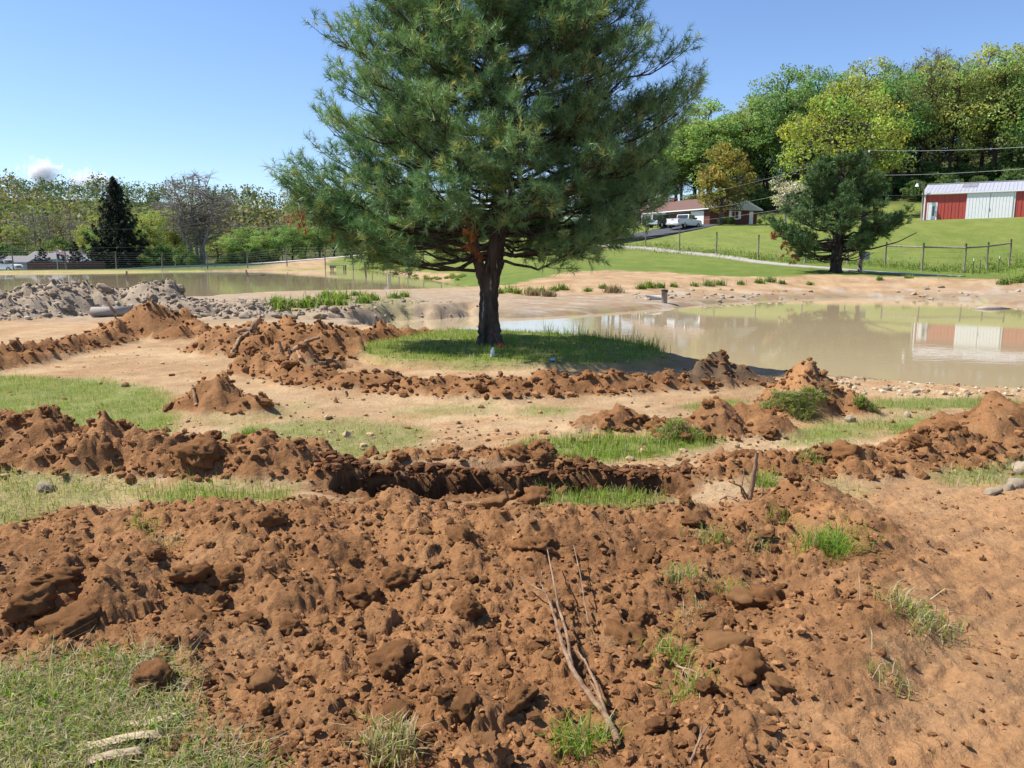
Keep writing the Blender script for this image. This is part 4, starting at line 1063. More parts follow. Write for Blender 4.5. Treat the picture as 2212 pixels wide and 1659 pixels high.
for (u, vt, D, W, s, lb) in [(93, 534, 140, 4.6, 52, 'small dark spruce in front of the grey house'), (165, 521, 138, 5.0, 53, 'broad dark spruce beside the flagpole'), (208, 522, 142, 4.4, 54, 'slim dark spruce in front of the green trimmed house')]:
    b = ground(u, 575, D)
    make_spruce('spruce_tree', lb, b, at(u, vt, D)[2] - b[2], W, 60, s, (.034, .044, .026), drop=.1, lens=1.7)
b = ground(-8, 560, 150)
make_spruce('spruce_tree', 'dark spruce at the end of the grey house', b, 7, 5, 60, 58, (.02, .03, .02), drop=.1, lens=1.5)

# ------------------------------------------------------------------ far hills and their forest
def hill(name, y0, y1, xs, tops, base, seed):
    """tops: ridge elevations along xs; slope rises from y0 to y1 and falls behind"""
    gx = np.linspace(xs[0], xs[-1], 90); gy = np.linspace(y0, y1 + (y1 - y0) * .6, 30)
    X, Y = np.meshgrid(gx, gy)
    def hz(X, Y):
        t = np.interp(X, xs, tops)
        s = np.clip((Y - y0) / (y1 - y0), 0, 1.6)
        return base + (t - base) * np.where(s < 1, sstep(0, 1, s), 1 - .6 * sstep(1, 1.6, s)) + 2.0 * fbm(X, Y, 60, 3, seed)
    Z = hz(X, Y)
    n, m = X.shape
    i = np.arange(n - 1)[:, None] * m; k = np.arange(m - 1)[None, :]
    Q = np.stack([i + k, i + k + 1, i + m + k + 1, i + m + k], -1).reshape(-1, 4)
    me = mesh_np(name, np.c_[X.ravel(), Y.ravel(), Z.ravel()], None, Q, np.broadcast_to(np.array([.07, .08, .03]), (n * m, 3)), True)
    me.materials.append(M['soil'])
    o = bpy.data.objects.new(name, me); COL.objects.link(o); tag(o, kind='structure')
    return hz
def forest(name, label, hz, xs, ys, n, seed, cols, size, nl, lf):
    r = np.random.default_rng(seed)
    mb = MB()
    x = r.uniform(xs[0], xs[1], n); y = ys[0] + (ys[1] - ys[0]) * r.random(n)
    z = hz(x, y)
    o_ = np.argsort(-y)
    for i in o_:
        R_ = size * r.uniform(.6, 1.3); hh = R_ * r.uniform(1.0, 1.5)
        c = np.array(cols[r.integers(len(cols))]) * r.uniform(.8, 1.2)
        d = unit(r.normal(size=(nl, 3)) * [1, 1, 1]); d[:, 2] = np.abs(d[:, 2]) * np.where(r.random(nl) < .75, 1, -1)
        P = np.array([x[i], y[i], z[i] + hh * 1.1]) + d * r.uniform(.55, 1.05, (nl, 1)) * [R_, R_, hh]
        leafquads(mb, P, R_ * lf, r, np.clip(c * r.uniform(.7, 1.3, (nl, 1)), 0, 1), d)
    o = mb.build(name, M['grass'])
    tag(o, label, 'forest', kind='stuff')
X0 = lambda u, D: at(u, 400, D)[0]
Zt = lambda v, D: at(1106, v, D)[2]
D1 = 900
h1 = hill('far_hill', 560, D1, [X0(-900, D1), X0(-300, D1), X0(0, D1), X0(200, D1), X0(340, D1), X0(530, D1), X0(700, D1), X0(1000, D1), X0(1300, D1), X0(2000, D1)],
          [Zt(v, D1) - 17 for v in (380, 390, 392, 400, 404, 414, 426, 452, 480, 500)], 0, 3)
forest('forest', 'dark green forest covering the far ridge', h1, (X0(-150, D1), X0(1150, D1)), (600, 960), 980, 61, [(.085, .13, .055), (.11, .15, .06), (.075, .115, .055), (.13, .155, .07)], 8.0, 66, .26)
D2 = 430
h2 = hill('near_hill', 225, D2, [X0(-900, D2), X0(-300, D2), X0(0, D2), X0(100, D2), X0(180, D2), X0(270, D2), X0(400, D2), X0(560, D2), X0(800, D2), X0(1300, D2)],
          [Zt(v, D2) - 17 for v in (370, 378, 392, 408, 430, 462, 470, 474, 482, 500)], 0, 4)
forest('forest', 'olive and tan spring forest on the nearer slope', h2, (X0(-150, D2), X0(1150, D2)), (235, 450), 680, 62, [(.18, .185, .075), (.22, .20, .10), (.15, .185, .065), (.18, .21, .078), (.23, .195, .11), (.12, .17, .06), (.16, .19, .07)], 6.0, 125, .21)

# ------------------------------------------------------------------ buildings, vehicles, fences, lane
def project(p):
    d = np.asarray(p, float) - CAM
    f = d[1] * CT - d[2] * ST; up = d[1] * ST + d[2] * CT
    return 1106 + F * d[0] / f, 829.5 - F * up / f
def frame(o, xdir):
    """4x4 of a local frame at o with x along xdir (horizontal), y to its left, z up"""
    a = np.array([xdir[0], xdir[1], 0.0]); a /= np.linalg.norm(a)
    Mx = np.eye(4); Mx[:3, 0] = a; Mx[:3, 1] = [-a[1], a[0], 0]; Mx[:3, 3] = o
    return Mx
def heading(d): return math.atan2(d[1], d[0])
def part(root, name, lo, hi, mat, Mx=None):
    return MB().box(lo, hi, Mx).build(name, M[mat], root)

def build_barn():
    o = at(1994, 475.5, 111); a = np.array([.838, -.545])
    def s_of(u):
        lo, hi = 0., 30.
        for _ in range(40):
            m = (lo + hi) / 2
            if project([o[0] + a[0] * m, o[1] + a[1] * m, o[2]])[0] < u: lo = m
            else: hi = m
        return lo
    root = thing('barn', 'long red metal barn with white sliding doors on the hill', 'barn', o, heading(a))
    L, W, HE, HR = 24.0, 11.0, 3.62, 5.05
    d0, d1, d2, d3, d4 = s_of(2002.5), s_of(2020.5), s_of(2084.5), s_of(2135.5), s_of(2186)
    # red siding, one panel after another between the openings
    pm = None
    w = .92
    def panels(s0, s1, z0, z1, name='siding_panel', mat='red_metal', y=0.0, wd=w):
        n = max(1, round((s1 - s0) / wd)); dw = (s1 - s0) / n
        me = None
        for i in range(n):
            if me is None:
                b = MB(); b.box((0, y - .03, z0), (dw - .012, y + .03, z1)); b.box((dw * .5 - .03, y - .055, z0 + .001), (dw * .5 + .03, y - .031, z1 - .001)); b.box((dw - .075, y - .07, z0 + .002), (dw - .014, y - .031, z1 - .002))
                p = b.build(name, M[mat], root); me = p
            else:
                p = me.copy(); COL.objects.link(p); p.parent = root
            p.location = (s0 + i * dw, 0, 0)
    panels(.12, d0 - .1, -1.6, HE - .02)
    panels(d0 - .1, d1 + .1, 2.3, HE - .02)
    panels(d1 + .1, d2, -1.6, HE - .02)
    panels(d4, L - .1, -1.6, HE - .02)
    # end and back walls
    b = MB(); b.prism([(0, -1.6), (W, -1.6), (W, HE), (W / 2, HR - .1), (0, HE)], 0, .06); V = np.concatenate(b.v); V = V[:, [1, 0, 2]]; b.v = [V + [0.02, .04, 0]]; b.build('end_wall', M['red_metal'], root)
    b = MB(); b.prism([(0, -1.6), (W, -1.6), (W, HE), (W / 2, HR - .1), (0, HE)], 0, .06); V = np.concatenate(b.v); V = V[:, [1, 0, 2]]; b.v = [V + [L - .1, .04, 0]]; b.build('end_wall', M['red_metal'], root)
    part(root, 'back_wall', (.05, W - .06, -.5), (L - .05, W, HE), 'red_metal')
    part(root, 'corner_trim', (-.06, -.09, -1.6), (.115, .12, HE), 'white')
    # sliding doors
    for s0, s1 in ((d2 + .02, d3 - .02), (d3 + .02, d4 - .02)):
        dr = part(root, 'sliding_door', (s0, -.17, .02), (s1, -.1, HE - .28), 'white')
        n = 7; dw = (s1 - s0) / n; me = None
        for i in range(n):
            if me is None:
                b = MB(); b.box((0, -.20, .03), (dw - .10, -.171, HE - .3)); q = b.build('door_panel', M['white'], dr); me = q
            else:
                q = me.copy(); COL.objects.link(q); q.parent = dr
            q.location = (s0 + i * dw + .03, 0, 0)
    part(root, 'door_latch', (d3 - .06, -.24, 1.0), (d3 + .06, -.205, 1.35), 'steel')
    part(root, 'door_track', (d2 - 4.6, -.26, HE - .27), (d4 + .25, -.02, HE - .1), 'white')
    part(root, 'door_jamb', (d4, -.12, 0), (d4 + .18, -.035, HE - .28), 'white')
    # small door
    dr = part(root, 'door', (d0, -.06, 0), (d1, .0, 2.2), 'white')
    part(dr, 'door_frame', (d0 - .12, -.085, 0), (d0 - .002, .02, 2.3), 'white'); part(dr, 'door_frame', (d1 + .002, -.085, 0), (d1 + .12, .02, 2.3), 'white'); part(dr, 'door_frame', (d0 - .12, -.088, 2.202), (d1 + .12, .022, 2.32), 'white')
    part(dr, 'pane', (d1 - .45, -.075, .55), (d1 - .2, -.061, 1.85), 'glass'); part(dr, 'handle', (d1 - .12, -.12, 1.0), (d1 - .05, -.062, 1.1), 'steel')
    # roof: ribbed sheets up each slope
    ov = .35
    sl = math.hypot(W / 2 + ov, HR - HE + .12); an = math.atan2(HR - HE + .12, W / 2 + ov)
    n = 27; dw = (L + .7) / n; sheet = {}
    for side in (0, 1):
        for i in range(n):
            sky_ = side == 0 and i in (5, 6, 14, 15)
            key = 'a'
            if key not in sheet:
                b = MB(); b.box((0, 0, 0), (dw - .004, sl, .03)); b.box((dw - .09, .01, .031), (dw - .02, sl - .01, .075)); b.box((dw * .45, .01, .031), (dw * .45 + .06, sl - .01, .065))
                p = b.build('roof_sheet', M['roof_metal'], root); sheet[key] = p
            else:
                p = sheet[key].copy(); COL.objects.link(p); p.parent = root
            if side == 0:
                p.location = (-.35 + i * dw, -ov, HE - .06); p.rotation_euler = (an, 0, 0)
            else:
                p.location = (-.35 + (i + 1) * dw, W + ov, HE - .06); p.rotation_euler = (an, 0, math.pi)
            if sky_:
                b = MB(); b.box((.02, sl * .5, .078), (dw - .02, sl * .93, .085)); q = b.build('skylight', M['roof_panel'], p)
    part(root, 'ridge_cap', (-.36, W / 2 - .2, HR + .12), (L + .36, W / 2 + .2, HR + .19), 'roof_metal')
    part(root, 'fascia', (-.36, -ov - .05, HE - .2), (L + .36, -ov - .005, HE - .01), 'white')
    wv = MB(); wv.tube([(3.2, W / 2, HR + .15), (3.2, W / 2, HR + .75)], .025, 5); wv.box((2.95, W / 2 - .02, HR + .6), (3.45, W / 2 + .02, HR + .66)); wv.build('roof_vane', M['steel'], root)
build_barn()

def window(root, x0, x1, z0, z1, y, shutters=True, mull=1):
    """window in a wall whose outside is at -y"""
    f = MB()
    t = .07
    f.box((x0, y - .06, z0), (x0 + t, y + .02, z1)); f.box((x1 - t, y - .06, z0), (x1, y + .02, z1)); f.box((x0 + t, y - .058, z0), (x1 - t, y + .02, z0 + t)); f.box((x0 + t, y - .058, z1 - t), (x1 - t, y + .02, z1))
    for k in range(mull): xm = x0 + (x1 - x0) * (k + 1) / (mull + 1); f.box((xm - .03, y - .055, z0 + t), (xm + .03, y + .02, z1 - t))
    w = f.build('window', M['white'], root)
    MB().box((x0 + t, y - .035, z0 + t), (x1 - t, y - .015, z1 - t)).build('pane', M['glass'], w)
    MB().box((x0 - .05, y - .12, z0 - .1), (x1 + .05, y - .002, z0 - .004)).build('sill', M['white'], w)
    if shutters:
        for xs in (x0 - .42, x1 + .06): MB().box((xs, y - .05, z0), (xs + .36, y - .01, z1)).build('shutter', M['white'], w)
    return w

def gable_house(root, L, W, HE, HR, wall, roof, ov=.5):
    """long side along x on y=0, gable ends at x=0 and x=L"""
    part(root, 'wall', (0, 0, -1), (L, .2, HE), wall); part(root, 'wall', (0, W - .2, -1), (L, W, HE), wall)
    for x in (0.0, L - .2):
        b = MB(); b.prism([(0.2, -1), (W - .2, -1), (W - .2, HE), (W / 2, HR - .05), (0.2, HE)], 0, .2); V = np.concatenate(b.v)[:, [1, 0, 2]] + [x, 0, 0]; b.v = [V]
        b.build('gable_wall', M[wall], root)
    k = (HR - HE) / (W / 2)
    b = MB()
    b.prism([(-ov, HE - ov * k), (W / 2, HR), (W / 2, HR + .14), (-ov, HE - ov * k + .14)], -ov, L + ov); b.prism([(W + ov, HE - ov * k), (W + ov, HE - ov * k + .14), (W / 2, HR + .14), (W / 2, HR)], -ov, L + ov)
    V = np.concatenate(b.v)[:, [1, 0, 2]]; b.v = [V]
    b.build('roof', M[roof], root)
    for y0, y1 in ((-ov - .04, -ov - .004), (W + ov + .004, W + ov + .04)):
        part(root, 'fascia', (-ov, y0, HE - ov * k - .0), (L + ov, y1, HE - ov * k + .15), 'white')
    for x in (-ov - .03, L + ov + .002):
        b = MB(); b.prism([(-ov, HE - ov * k - .05), (W / 2, HR - .05), (W + ov, HE - ov * k - .05), (W + ov, HE - ov * k + .15), (W / 2, HR + .15), (-ov, HE - ov * k + .15)], 0, .03); V = np.concatenate(b.v)[:, [1, 0, 2]] + [x, 0, 0]; b.v = [V]; b.build('barge_board', M['white'], root)

def build_house():
    C = at(1532, 484.5, 126)
    a = np.array([.43, -.90]); L = 24.0; W = 9.6
    o = C - np.array([a[0], a[1], 0]) * L
    root = thing('brick_house', 'single storey red brick house with brown shingle roof and white porch wall', 'house', (o[0], o[1], C[2]), heading(a))
    gable_house(root, L, W, 2.55, 4.45, 'brick', 'shingle', .6)
    # long front side: white porch wall with windows, white garage doors
    part(root, 'porch_wall', (6.2, -.05, 0), (12.6, -.004, 2.35), 'white')
    for s0, s1 in ((3.2, 4.8), (6.8, 8.4), (10.6, 12.0)):
        w = window(root, s0, s1, .9, 2.1, -.055 if s0 > 6 else -.01, False)
    d = part(root, 'front_door', (9.0, -.09, 0), (9.95, -.055, 2.1), 'brick'); part(d, 'handle', (9.8, -.13, 1.0), (9.87, -.092, 1.1), 'steel')
    for s0 in (19.4,):
        d = part(root, 'garage_door', (s0, -.06, 0), (s0 + 3.2, -.004, 2.15), 'white')
        for k in range(4): part(d, 'door_panel', (s0 + .08, -.075, .06 + k * .52), (s0 + 3.12, -.061, .52 + k * .52), 'white')
    for x in (6.3, 9.4, 12.4): part(root, 'porch_post', (x, -.55, 0), (x + .12, -.43, 2.2), 'white')
    # gable end towards the pond
    def gwin(y0, y1, z0, z1):
        f = MB()
        x = L
        f.box((x - .02, y0, z0), (x + .06, y0 + .07, z1)); f.box((x - .02, y1 - .07, z0), (x + .06, y1, z1)); f.box((x - .02, y0 + .07, z0), (x + .058, y1 - .07, z0 + .07)); f.box((x - .02, y0 + .07, z1 - .07), (x + .058, y1 - .07, z1)); f.box((x - .02, (y0 + y1) / 2 - .035, z0 + .07), (x + .055, (y0 + y1) / 2 + .035, z1 - .07))
        w = f.build('window', M['white'], root)
        MB().box((x + .005, y0 + .07, z0 + .07), (x + .03, y1 - .07, z1 - .07)).build('pane', M['glass'], w)
        for ys in (y0 - .5, y1 + .06): MB().box((x + .004, ys, z0 - .02), (x + .05, ys + .44, z1 + .02)).build('shutter', M['white'], w)
        MB().box((x + .002, y0 - .05, z0 - .12), (x + .1, y1 + .05, z0 - .004)).build('sill', M['white'], w)
    gwin(4.3, 5.7, .95, 2.15)
    d = part(root, 'side_door', (L + .002, 7.95, .05), (L + .05, 8.75, 2.15), 'white'); part(d, 'handle', (L + .052, 8.6, 1.0), (L + .1, 8.66, 1.08), 'steel')
    part(root, 'chimney', (8, W / 2 - .4, 4.0), (8.9, W / 2 + .4, 5.2), 'brick')
build_house()

def wheel(root, x, y, r=.40, w=.28):
    a = np.linspace(0, 2 * np.pi, 19)[:-1]
    t = MB()
    prof = [(r * .62, -w / 2), (r * .93, -w / 2), (r, -w / 2 + .05), (r, w / 2 - .05), (r * .93, w / 2), (r * .62, w / 2)]
    V = np.array([[pr * math.cos(t_), py, pr * math.sin(t_)] for pr, py in prof for t_ in a])
    n = len(a); q = []
    for i in range(len(prof) - 1):
        for k in range(n): q.append([i * n + k, i * n + (k + 1) % n, (i + 1) * n + (k + 1) % n, (i + 1) * n + k])
    t.add(V, quads=q)
    wo = t.build('wheel', M['tyre'], root, True, (x, y, r))
    b = MB(); b.tube([(0, -w / 2 + .03, 0), (0, w / 2 - .03, 0)], r * .62, 14); b.tube([(0, -w / 2, 0), (0, w / 2, 0)], r * .2, 8)
    b.build('rim', M['rim'], wo)

def build_pickup(label, pos, head, paint, dually=False, length=6.4):
    root = thing('pickup_truck', label, 'truck', pos, heading(head))
    h = length / 2
    W = .98
    p = MB()
    # side outline (x forward): lower body with bonnet and load bed sides
    low = [(-h, .62), (-h + .02, 1.28), (-.55, 1.30), (-.55, 1.22), (h - 1.75, 1.26), (h - .35, 1.18), (h - .02, 1.05), (h, .62), (h - .35, .50), (-h + .4, .50)]
    body = MB()
    # load bed: two sides, floor, front; cabin and bonnet block
    body.prism([(-h, .55), (-h, 1.28), (-.62, 1.30), (-.62, .55)], -W, -W + .12); body.prism([(-h, .55), (-h, 1.28), (-.62, 1.30), (-.62, .55)], W - .12, W)
    body.box((-h + .05, -W + .121, .6), (-.62, W - .121, .72))
    body.prism([(-.619, .5), (-.619, 1.28), (h - 1.75, 1.27), (h - .35, 1.19), (h - .03, 1.06), (h, .6), (h - .3, .5)], -W, W)
    body.prism([(-h + .35, .42), (-h + .35, .55), (h - .4, .499), (h - .4, .42)], -W + .15, W - .15)
    if dually:
        for s in (-1, 1): body.prism([(-h + .75, .6), (-h + .95, .98), (-h + 1.75, .98), (-h + 1.95, .6)], s * (W + .001), s * (W + .2))
    for x in (-h + 1.35, h - 1.05):     # wheel arches stand proud of the body
        pass
    body.build('body', M[paint], root)
    tg = MB().box((-h - .05, -W + .125, .66), (-h + .03, W - .125, 1.27)).build('tailgate', M[paint], root); part(tg, 'handle', (-h - .075, -.15, 1.1), (-h - .052, .15, 1.18), 'tyre')
    cab = MB()
    cab.prism([(-.6, 1.281), (-.42, 1.90), (-.25, 1.95), (1.0, 1.95), (1.25, 1.88), (h - 1.7, 1.271)], -W + .07, W - .07)
    c = cab.build('cab', M[paint], root)
    for s in (-1, 1):
        y = s * (W - .065)
        for (xa, xb, xc, xd) in ((-.40, .18, .22, -.28), (.30, 1.22, .95, .30)):
            V = np.array([[xa, y, 1.33], [xb, y, 1.33], [xc, y, 1.85], [xd, y, 1.85]]); V2 = V.copy(); V2[:, 1] += s * .012
            g = MB(); g.add(np.vstack([V, V2]), quads=[[0, 1, 2, 3], [4, 5, 6, 7], [0, 1, 5, 4], [1, 2, 6, 5], [2, 3, 7, 6], [3, 0, 4, 7]]); g.build('window', M['glass'], c)
        dm = MB().box((h - 1.95, min(y, y + s * .3), 1.30), (h - 1.80, max(y, y + s * .3), 1.52)).build('mirror', M['tyre'], c)
        for x in (.22, -.02): part(c, 'door_handle', (x - .05, min(y, y + s * .11) , 1.10), (x + .09, max(y, y + s * .11), 1.15), 'tyre')
    for (P, nm) in (([(1.27, 1.86), (h - 1.72, 1.30)], 'windscreen'), ([(-.42, 1.86), (-.585, 1.34)], 'rear_window')):
        (xa, za), (xb, zb) = P; e = .02 if nm == 'windscreen' else -.02
        V = np.array([[xa + e, -W + .2, za], [xa + e, W - .2, za], [xb + e, W - .14, zb], [xb + e, -W + .14, zb]]); V2 = V + [e, 0, .006]
        MB().add(np.vstack([V, V2]), quads=[[0, 1, 2, 3], [4, 5, 6, 7], [0, 1, 5, 4], [1, 2, 6, 5], [2, 3, 7, 6], [3, 0, 4, 7]]).build(nm, M['glass'], c)
    part(root, 'front_bumper', (h - .05, -W + .02, .48), (h + .16, W - .02, .72), 'chrome')
    part(root, 'rear_bumper', (-h - .18, -W + .05, .48), (-h - .051, W - .05, .66), 'chrome')
    g = part(root, 'grille', (h - .06, -.55, .74), (h + .03, .55, 1.05), 'chrome')
    for k in range(3): part(g, 'bar', (h + .031, -.5, .78 + k * .085), (h + .045, .5, .815 + k * .085), 'tyre')
    for s in (-1, 1):
        part(root, 'headlight', (h - .08, min(s * .57, s * .95), .78), (h + .02, max(s * .57, s * .95), 1.02), 'white')
        MB().box((-h - .06, min(s * (W - .12), s * (W + .003)), .8), (-h + .08, max(s * (W - .12), s * (W + .003)), 1.2)).build('taillight', M['red_metal'], root)
    part(root, 'number_plate', (-h - .2, -.16, .52), (-h - .182, .16, .66), 'white')
    for x in (-h + 1.35, h - 1.05):
        for s in (-1, 1): wheel(root, x, s * (W - .10 + (.16 if dually and x < 0 else 0)), .41, .28)
    return root
tw = at(1478, 491.5, 112)
build_pickup('white crew cab pickup truck parked on the driveway', ground(1478, 491, 112.5), (.66, .75), 'paint_white', True, 6.5)
build_pickup('dark blue pickup truck parked behind the white pickup', ground(1434, 491, 117), (-.72, -.69), 'paint_black', False, 5.8)
_b = ground(4, 580, 126)
build_pickup('white pickup truck on the road by the plank fence', _b, (1, -.1), 'paint_white', False, 5.8)

# left houses
o = ground(58, 575, 152)
hA = thing('grey_house', 'grey house with long low roof behind the plank fence', 'house', o, -.05)
gable_house(hA, 8.2, 7, 2.7, 4.0, 'concrete', 'grey_shingle', .4)
for s0 in (1.5, 5.2): window(hA, s0, s0 + 1.2, 1.0, 2.1, -.01, False)
hA2 = thing('house_wing', 'lower grey roofed wing at the end of the grey house', 'house', ground(-12, 575, 150), -.05)
gable_house(hA2, 6.3, 6, 2.1, 3.1, 'concrete', 'grey_shingle', .4)
window(hA2, 3.5, 4.6, .9, 1.8, -.01, False)
M['palegreen'] = mat_plain('pale_green_siding', (.42, .50, .47), .7, .06, 2)
M['greytrim'] = mat_plain('pale_siding', (.50, .52, .54), .7, .06, 2)
o = ground(216, 575, 148)
hB = thing('cottage', 'small pale green cottage with a low gable beside the tall spruce', 'house', o, math.radians(70))
gable_house(hB, 9, 8.0, 1.75, 3.3, 'palegreen', 'grey_shingle', .5)

# plank fence along the road
pf0 = ground(60, 583, 130); pf1 = ground(230, 582, 134)
M['plank'] = mat_plain('dark_brown_planks', (.075, .045, .038), .85, .25, 3)
pf = thing('plank_fence', 'dark brown privacy fence of upright boards in front of the houses', 'fence', pf0, heading((pf1 - pf0)[:2]))
Lf = np.linalg.norm((pf1 - pf0)[:2]); n = int(Lf / .30); me = None
for i in range(n):
    if me is None:
        q = MB().box((0, -.02, -.3), (.27, .02, 1.62)).build('board', M['plank'], pf); me = q
    else:
        q = me.copy(); COL.objects.link(q); q.parent = pf
    q.location = (i * .30, 0, zat(*(pf0[:2] + (pf1 - pf0)[:2] * i / n)) - pf0[2] + .05 * random.random())
part(pf, 'rail', (0, .022, .3), (Lf, .08, .4), 'plank'); part(pf, 'rail', (0, .022, 1.2), (Lf, .08, 1.3), 'plank')

# flagpole with two flags
b = ground(125, 583, 128)
fp = thing('flagpole', 'grey flagpole flying two flags before the grey house', 'flagpole', b)
hp = at(125, 536, 128)[2] - b[2]
MB().tube([(0, 0, 0), (0, 0, hp)], [.05, .035], 8).build('pole', M['steel'], fp)
MB().tube([(0, 0, hp), (0, 0, hp + .1)], [.07, .05], 8).build('finial', M['steel'], fp)
def flag(z0, z1, Lx, droop, mat, name, cols=None):
    nx, nz = 14, 8; V = []; Cc = []
    for i in range(nx):
        for k in range(nz):
            s = i / (nx - 1); t = k / (nz - 1)
            V.append([s * Lx, .10 * math.sin(s * 7 + t * 2), z1 - (z1 - z0) * t - droop * s ** 1.3]); Cc.append(cols(s, t) if cols else (1, 1, 1))
    q = [[i * nz + k, i * nz + k + 1, (i + 1) * nz + k + 1, (i + 1) * nz + k] for i in range(nx - 1) for k in range(nz - 1)]
    m = MB(); m.add(V, quads=q, col=Cc); f_ = m.build(name, mat, fp, True)
    return f_
M['cloth'] = mat_plain('flag_cloth', (1, 1, 1), .8, .04, 2, use_vcol=True)
flag(hp - .75, hp - .05, 1.6, .75, M['cloth'], 'flag', lambda s, t: (.5, .06, .06) if int(t * 7) % 2 == 0 else (.75, .74, .72))
flag(hp - 1.75, hp - .85, 1.25, .35, M['cloth'], 'flag', lambda s, t: (.62, .62, .62) if (s - .5) ** 2 / .03 + (t - .5) ** 2 / .06 < 1 else (.014, .014, .018))

# road and guard rail
def strip(name, pts, width, mat, lift=.05, kind='structure', sub=6):
    P = np.array(pts, float)[:, :2]
    t = np.linspace(0, len(P) - 1, (len(P) - 1) * sub + 1)
    Q = np.stack([np.interp(t, np.arange(len(P)), P[:, k]) for k in (0, 1)], 1)
    for _ in range(4): Q[1:-1] = .25 * Q[:-2] + .5 * Q[1:-1] + .25 * Q[2:]
    T = unit(np.gradient(Q, axis=0)); Nn = np.c_[-T[:, 1], T[:, 0]]
    rows = []
    for off, dz in ((-width / 2, -.5), (-width / 2, 0), (0, .02), (width / 2, 0), (width / 2, -.5)):
        p = Q + Nn * off; rows.append(np.c_[p, zat_many(p[:, 0], p[:, 1]) + lift + dz])
    z = np.max([r[:, 2] for r in rows[1:4]], axis=0)
    for k in (1, 2, 3): rows[k][:, 2] = .4 * rows[k][:, 2] + .6 * z
    V = np.concatenate(rows); n = len(Q); q = []
    for a in range(4):
        for i in range(n - 1): q.append([a * n + i, a * n + i + 1, (a + 1) * n + i + 1, (a + 1) * n + i])
    o = MB().add(V, quads=q).build(name, M[mat], None, False)
    tag(o, kind=kind); return o
strip('lane', [at(u, v, D) for u, v, D in [(1150, 536, 122), (1240, 533, 112), (1317, 534.5, 102), (1450, 543.5, 91), (1576, 556, 81), (1670, 567, 74), (1762, 578, 68), (1880, 588, 64), (2005, 595, 61), (2080, 599, 59.5)]], 2.1, 'lane', .05)
strip('driveway', [at(u, v, D) for u, v, D in [(1290, 522, 108), (1360, 514, 107), (1420, 502, 109), (1475, 495, 113), (1505, 488, 120), (1512, 485, 126)]], 7.0, 'asphalt', .07)
strip('road', [ground(u, 573, D) for u, D in [(-300, 126), (0, 127), (150, 128), (300, 130), (450, 134), (600, 141), (720, 150), (860, 160), (1000, 168)]], 6.5, 'concrete', .12)
gp = [ground(u, 575, D) for u, D in [(250, 116), (330, 119), (420, 123), (510, 127), (600, 131.5), (700, 138), (760, 144)]]
gr_ = thing('guard_rail', 'long galvanised guard rail along the road behind the back pond', 'guard rail', (0, 0, 0))
t = np.linspace(0, len(gp) - 1, 160); gp = np.array(gp); G_ = np.stack([np.interp(t, np.arange(len(gp)), gp[:, k]) for k in range(3)], 1)
for _ in range(6): G_[1:-1] = .25 * G_[:-2] + .5 * G_[1:-1] + .25 * G_[2:]
vt_ = np.interp(t, np.arange(len(gp)), [580.5, 575.5, 572.5, 570, 567.5, 563.5, 561.5])
G_[:, 2] = [at(1106, vv, D_)[2] for vv, D_ in zip(vt_, G_[:, 1])]      # height of the rail's top edge
rl = MB()
for zz0, zz1, yy in ((-.31, -.21, .0), (-.21, -.155, .05), (-.155, -.1, .05), (-.1, 0, 0)):
    n = len(G_); V = np.concatenate([G_ + [0, -.05 + (yy if zz0 in (-.155,) else 0) - (0 if yy == 0 else .0), zz0], G_ + [0, -.05 - (.05 if zz0 == -.21 else 0) + (.05 if zz0 == -.155 else 0), zz1]])
    rl.add(V, quads=[[i, i + 1, n + i + 1, n + i] for i in range(n - 1)])
rl.build('rail', M['steel'], gr_)
seg = np.r_[0, np.cumsum(np.linalg.norm(np.diff(G_[:, :2], axis=0), axis=1))]
pm_ = None
for s in np.arange(.5, seg[-1], 1.95):
    p = np.array([np.interp(s, seg, G_[:, k]) for k in range(3)])
    if pm_ is None: pm_ = MB().box((-.07, -.03, -1.6), (.07, .12, .04)).build('post', M['steel'], gr_); q = pm_
    else: q = pm_.copy(); COL.objects.link(q); q.parent = gr_
    q.location = p

# deer fences: tall posts, some joined by a top rail, wire mesh between
def fence(label, posts, rails, nw=6, rad=.075, mat='post', wires=True):
    """posts: (u, top v, base v, D)"""
    b0 = at(posts[0][0], posts[0][2], posts[0][3])
    root = thing('wire_fence', label, 'fence', (b0[0], b0[1], zat(b0[0], b0[1])))
    o = np.array(root.location); tops = []
    for (u, vt, vb, D) in posts:
        b = at(u, vb, D); b[2] = zat(b[0], b[1]); tz = at(u, vt, D)[2]
        n = 4; t = np.linspace(0, 1, n)[:, None]
        P = b - [0, 0, .4] + (np.array([b[0], b[1], tz]) - b + [0, 0, .4]) * t + rng.normal(size=(n, 3)) * [.01, .01, 0]
        MB().tube(P - o, rad * (1.1 - .15 * t[:, 0]), 9).build('post', M[mat], root, True)
        tops.append((b, tz))
    for i, j in rails:
        (b0, z0), (b1, z1) = tops[i], tops[j]
        MB().tube([np.array([b0[0], b0[1], z0 - .36]) - o, np.array([b1[0], b1[1], z1 - .36]) - o], .07, 8).build('rail', M[mat], root, True)
    if wires:
        for k in range(nw):
            pts = [np.array([b[0], b[1] + .09, b[2] + (tz - b[2] - .12) * (k + .6) / nw]) - o for b, tz in tops]
            MB().tube(pts, .007, 3, cap=False).build('wire', M['wire'], root)
    return root
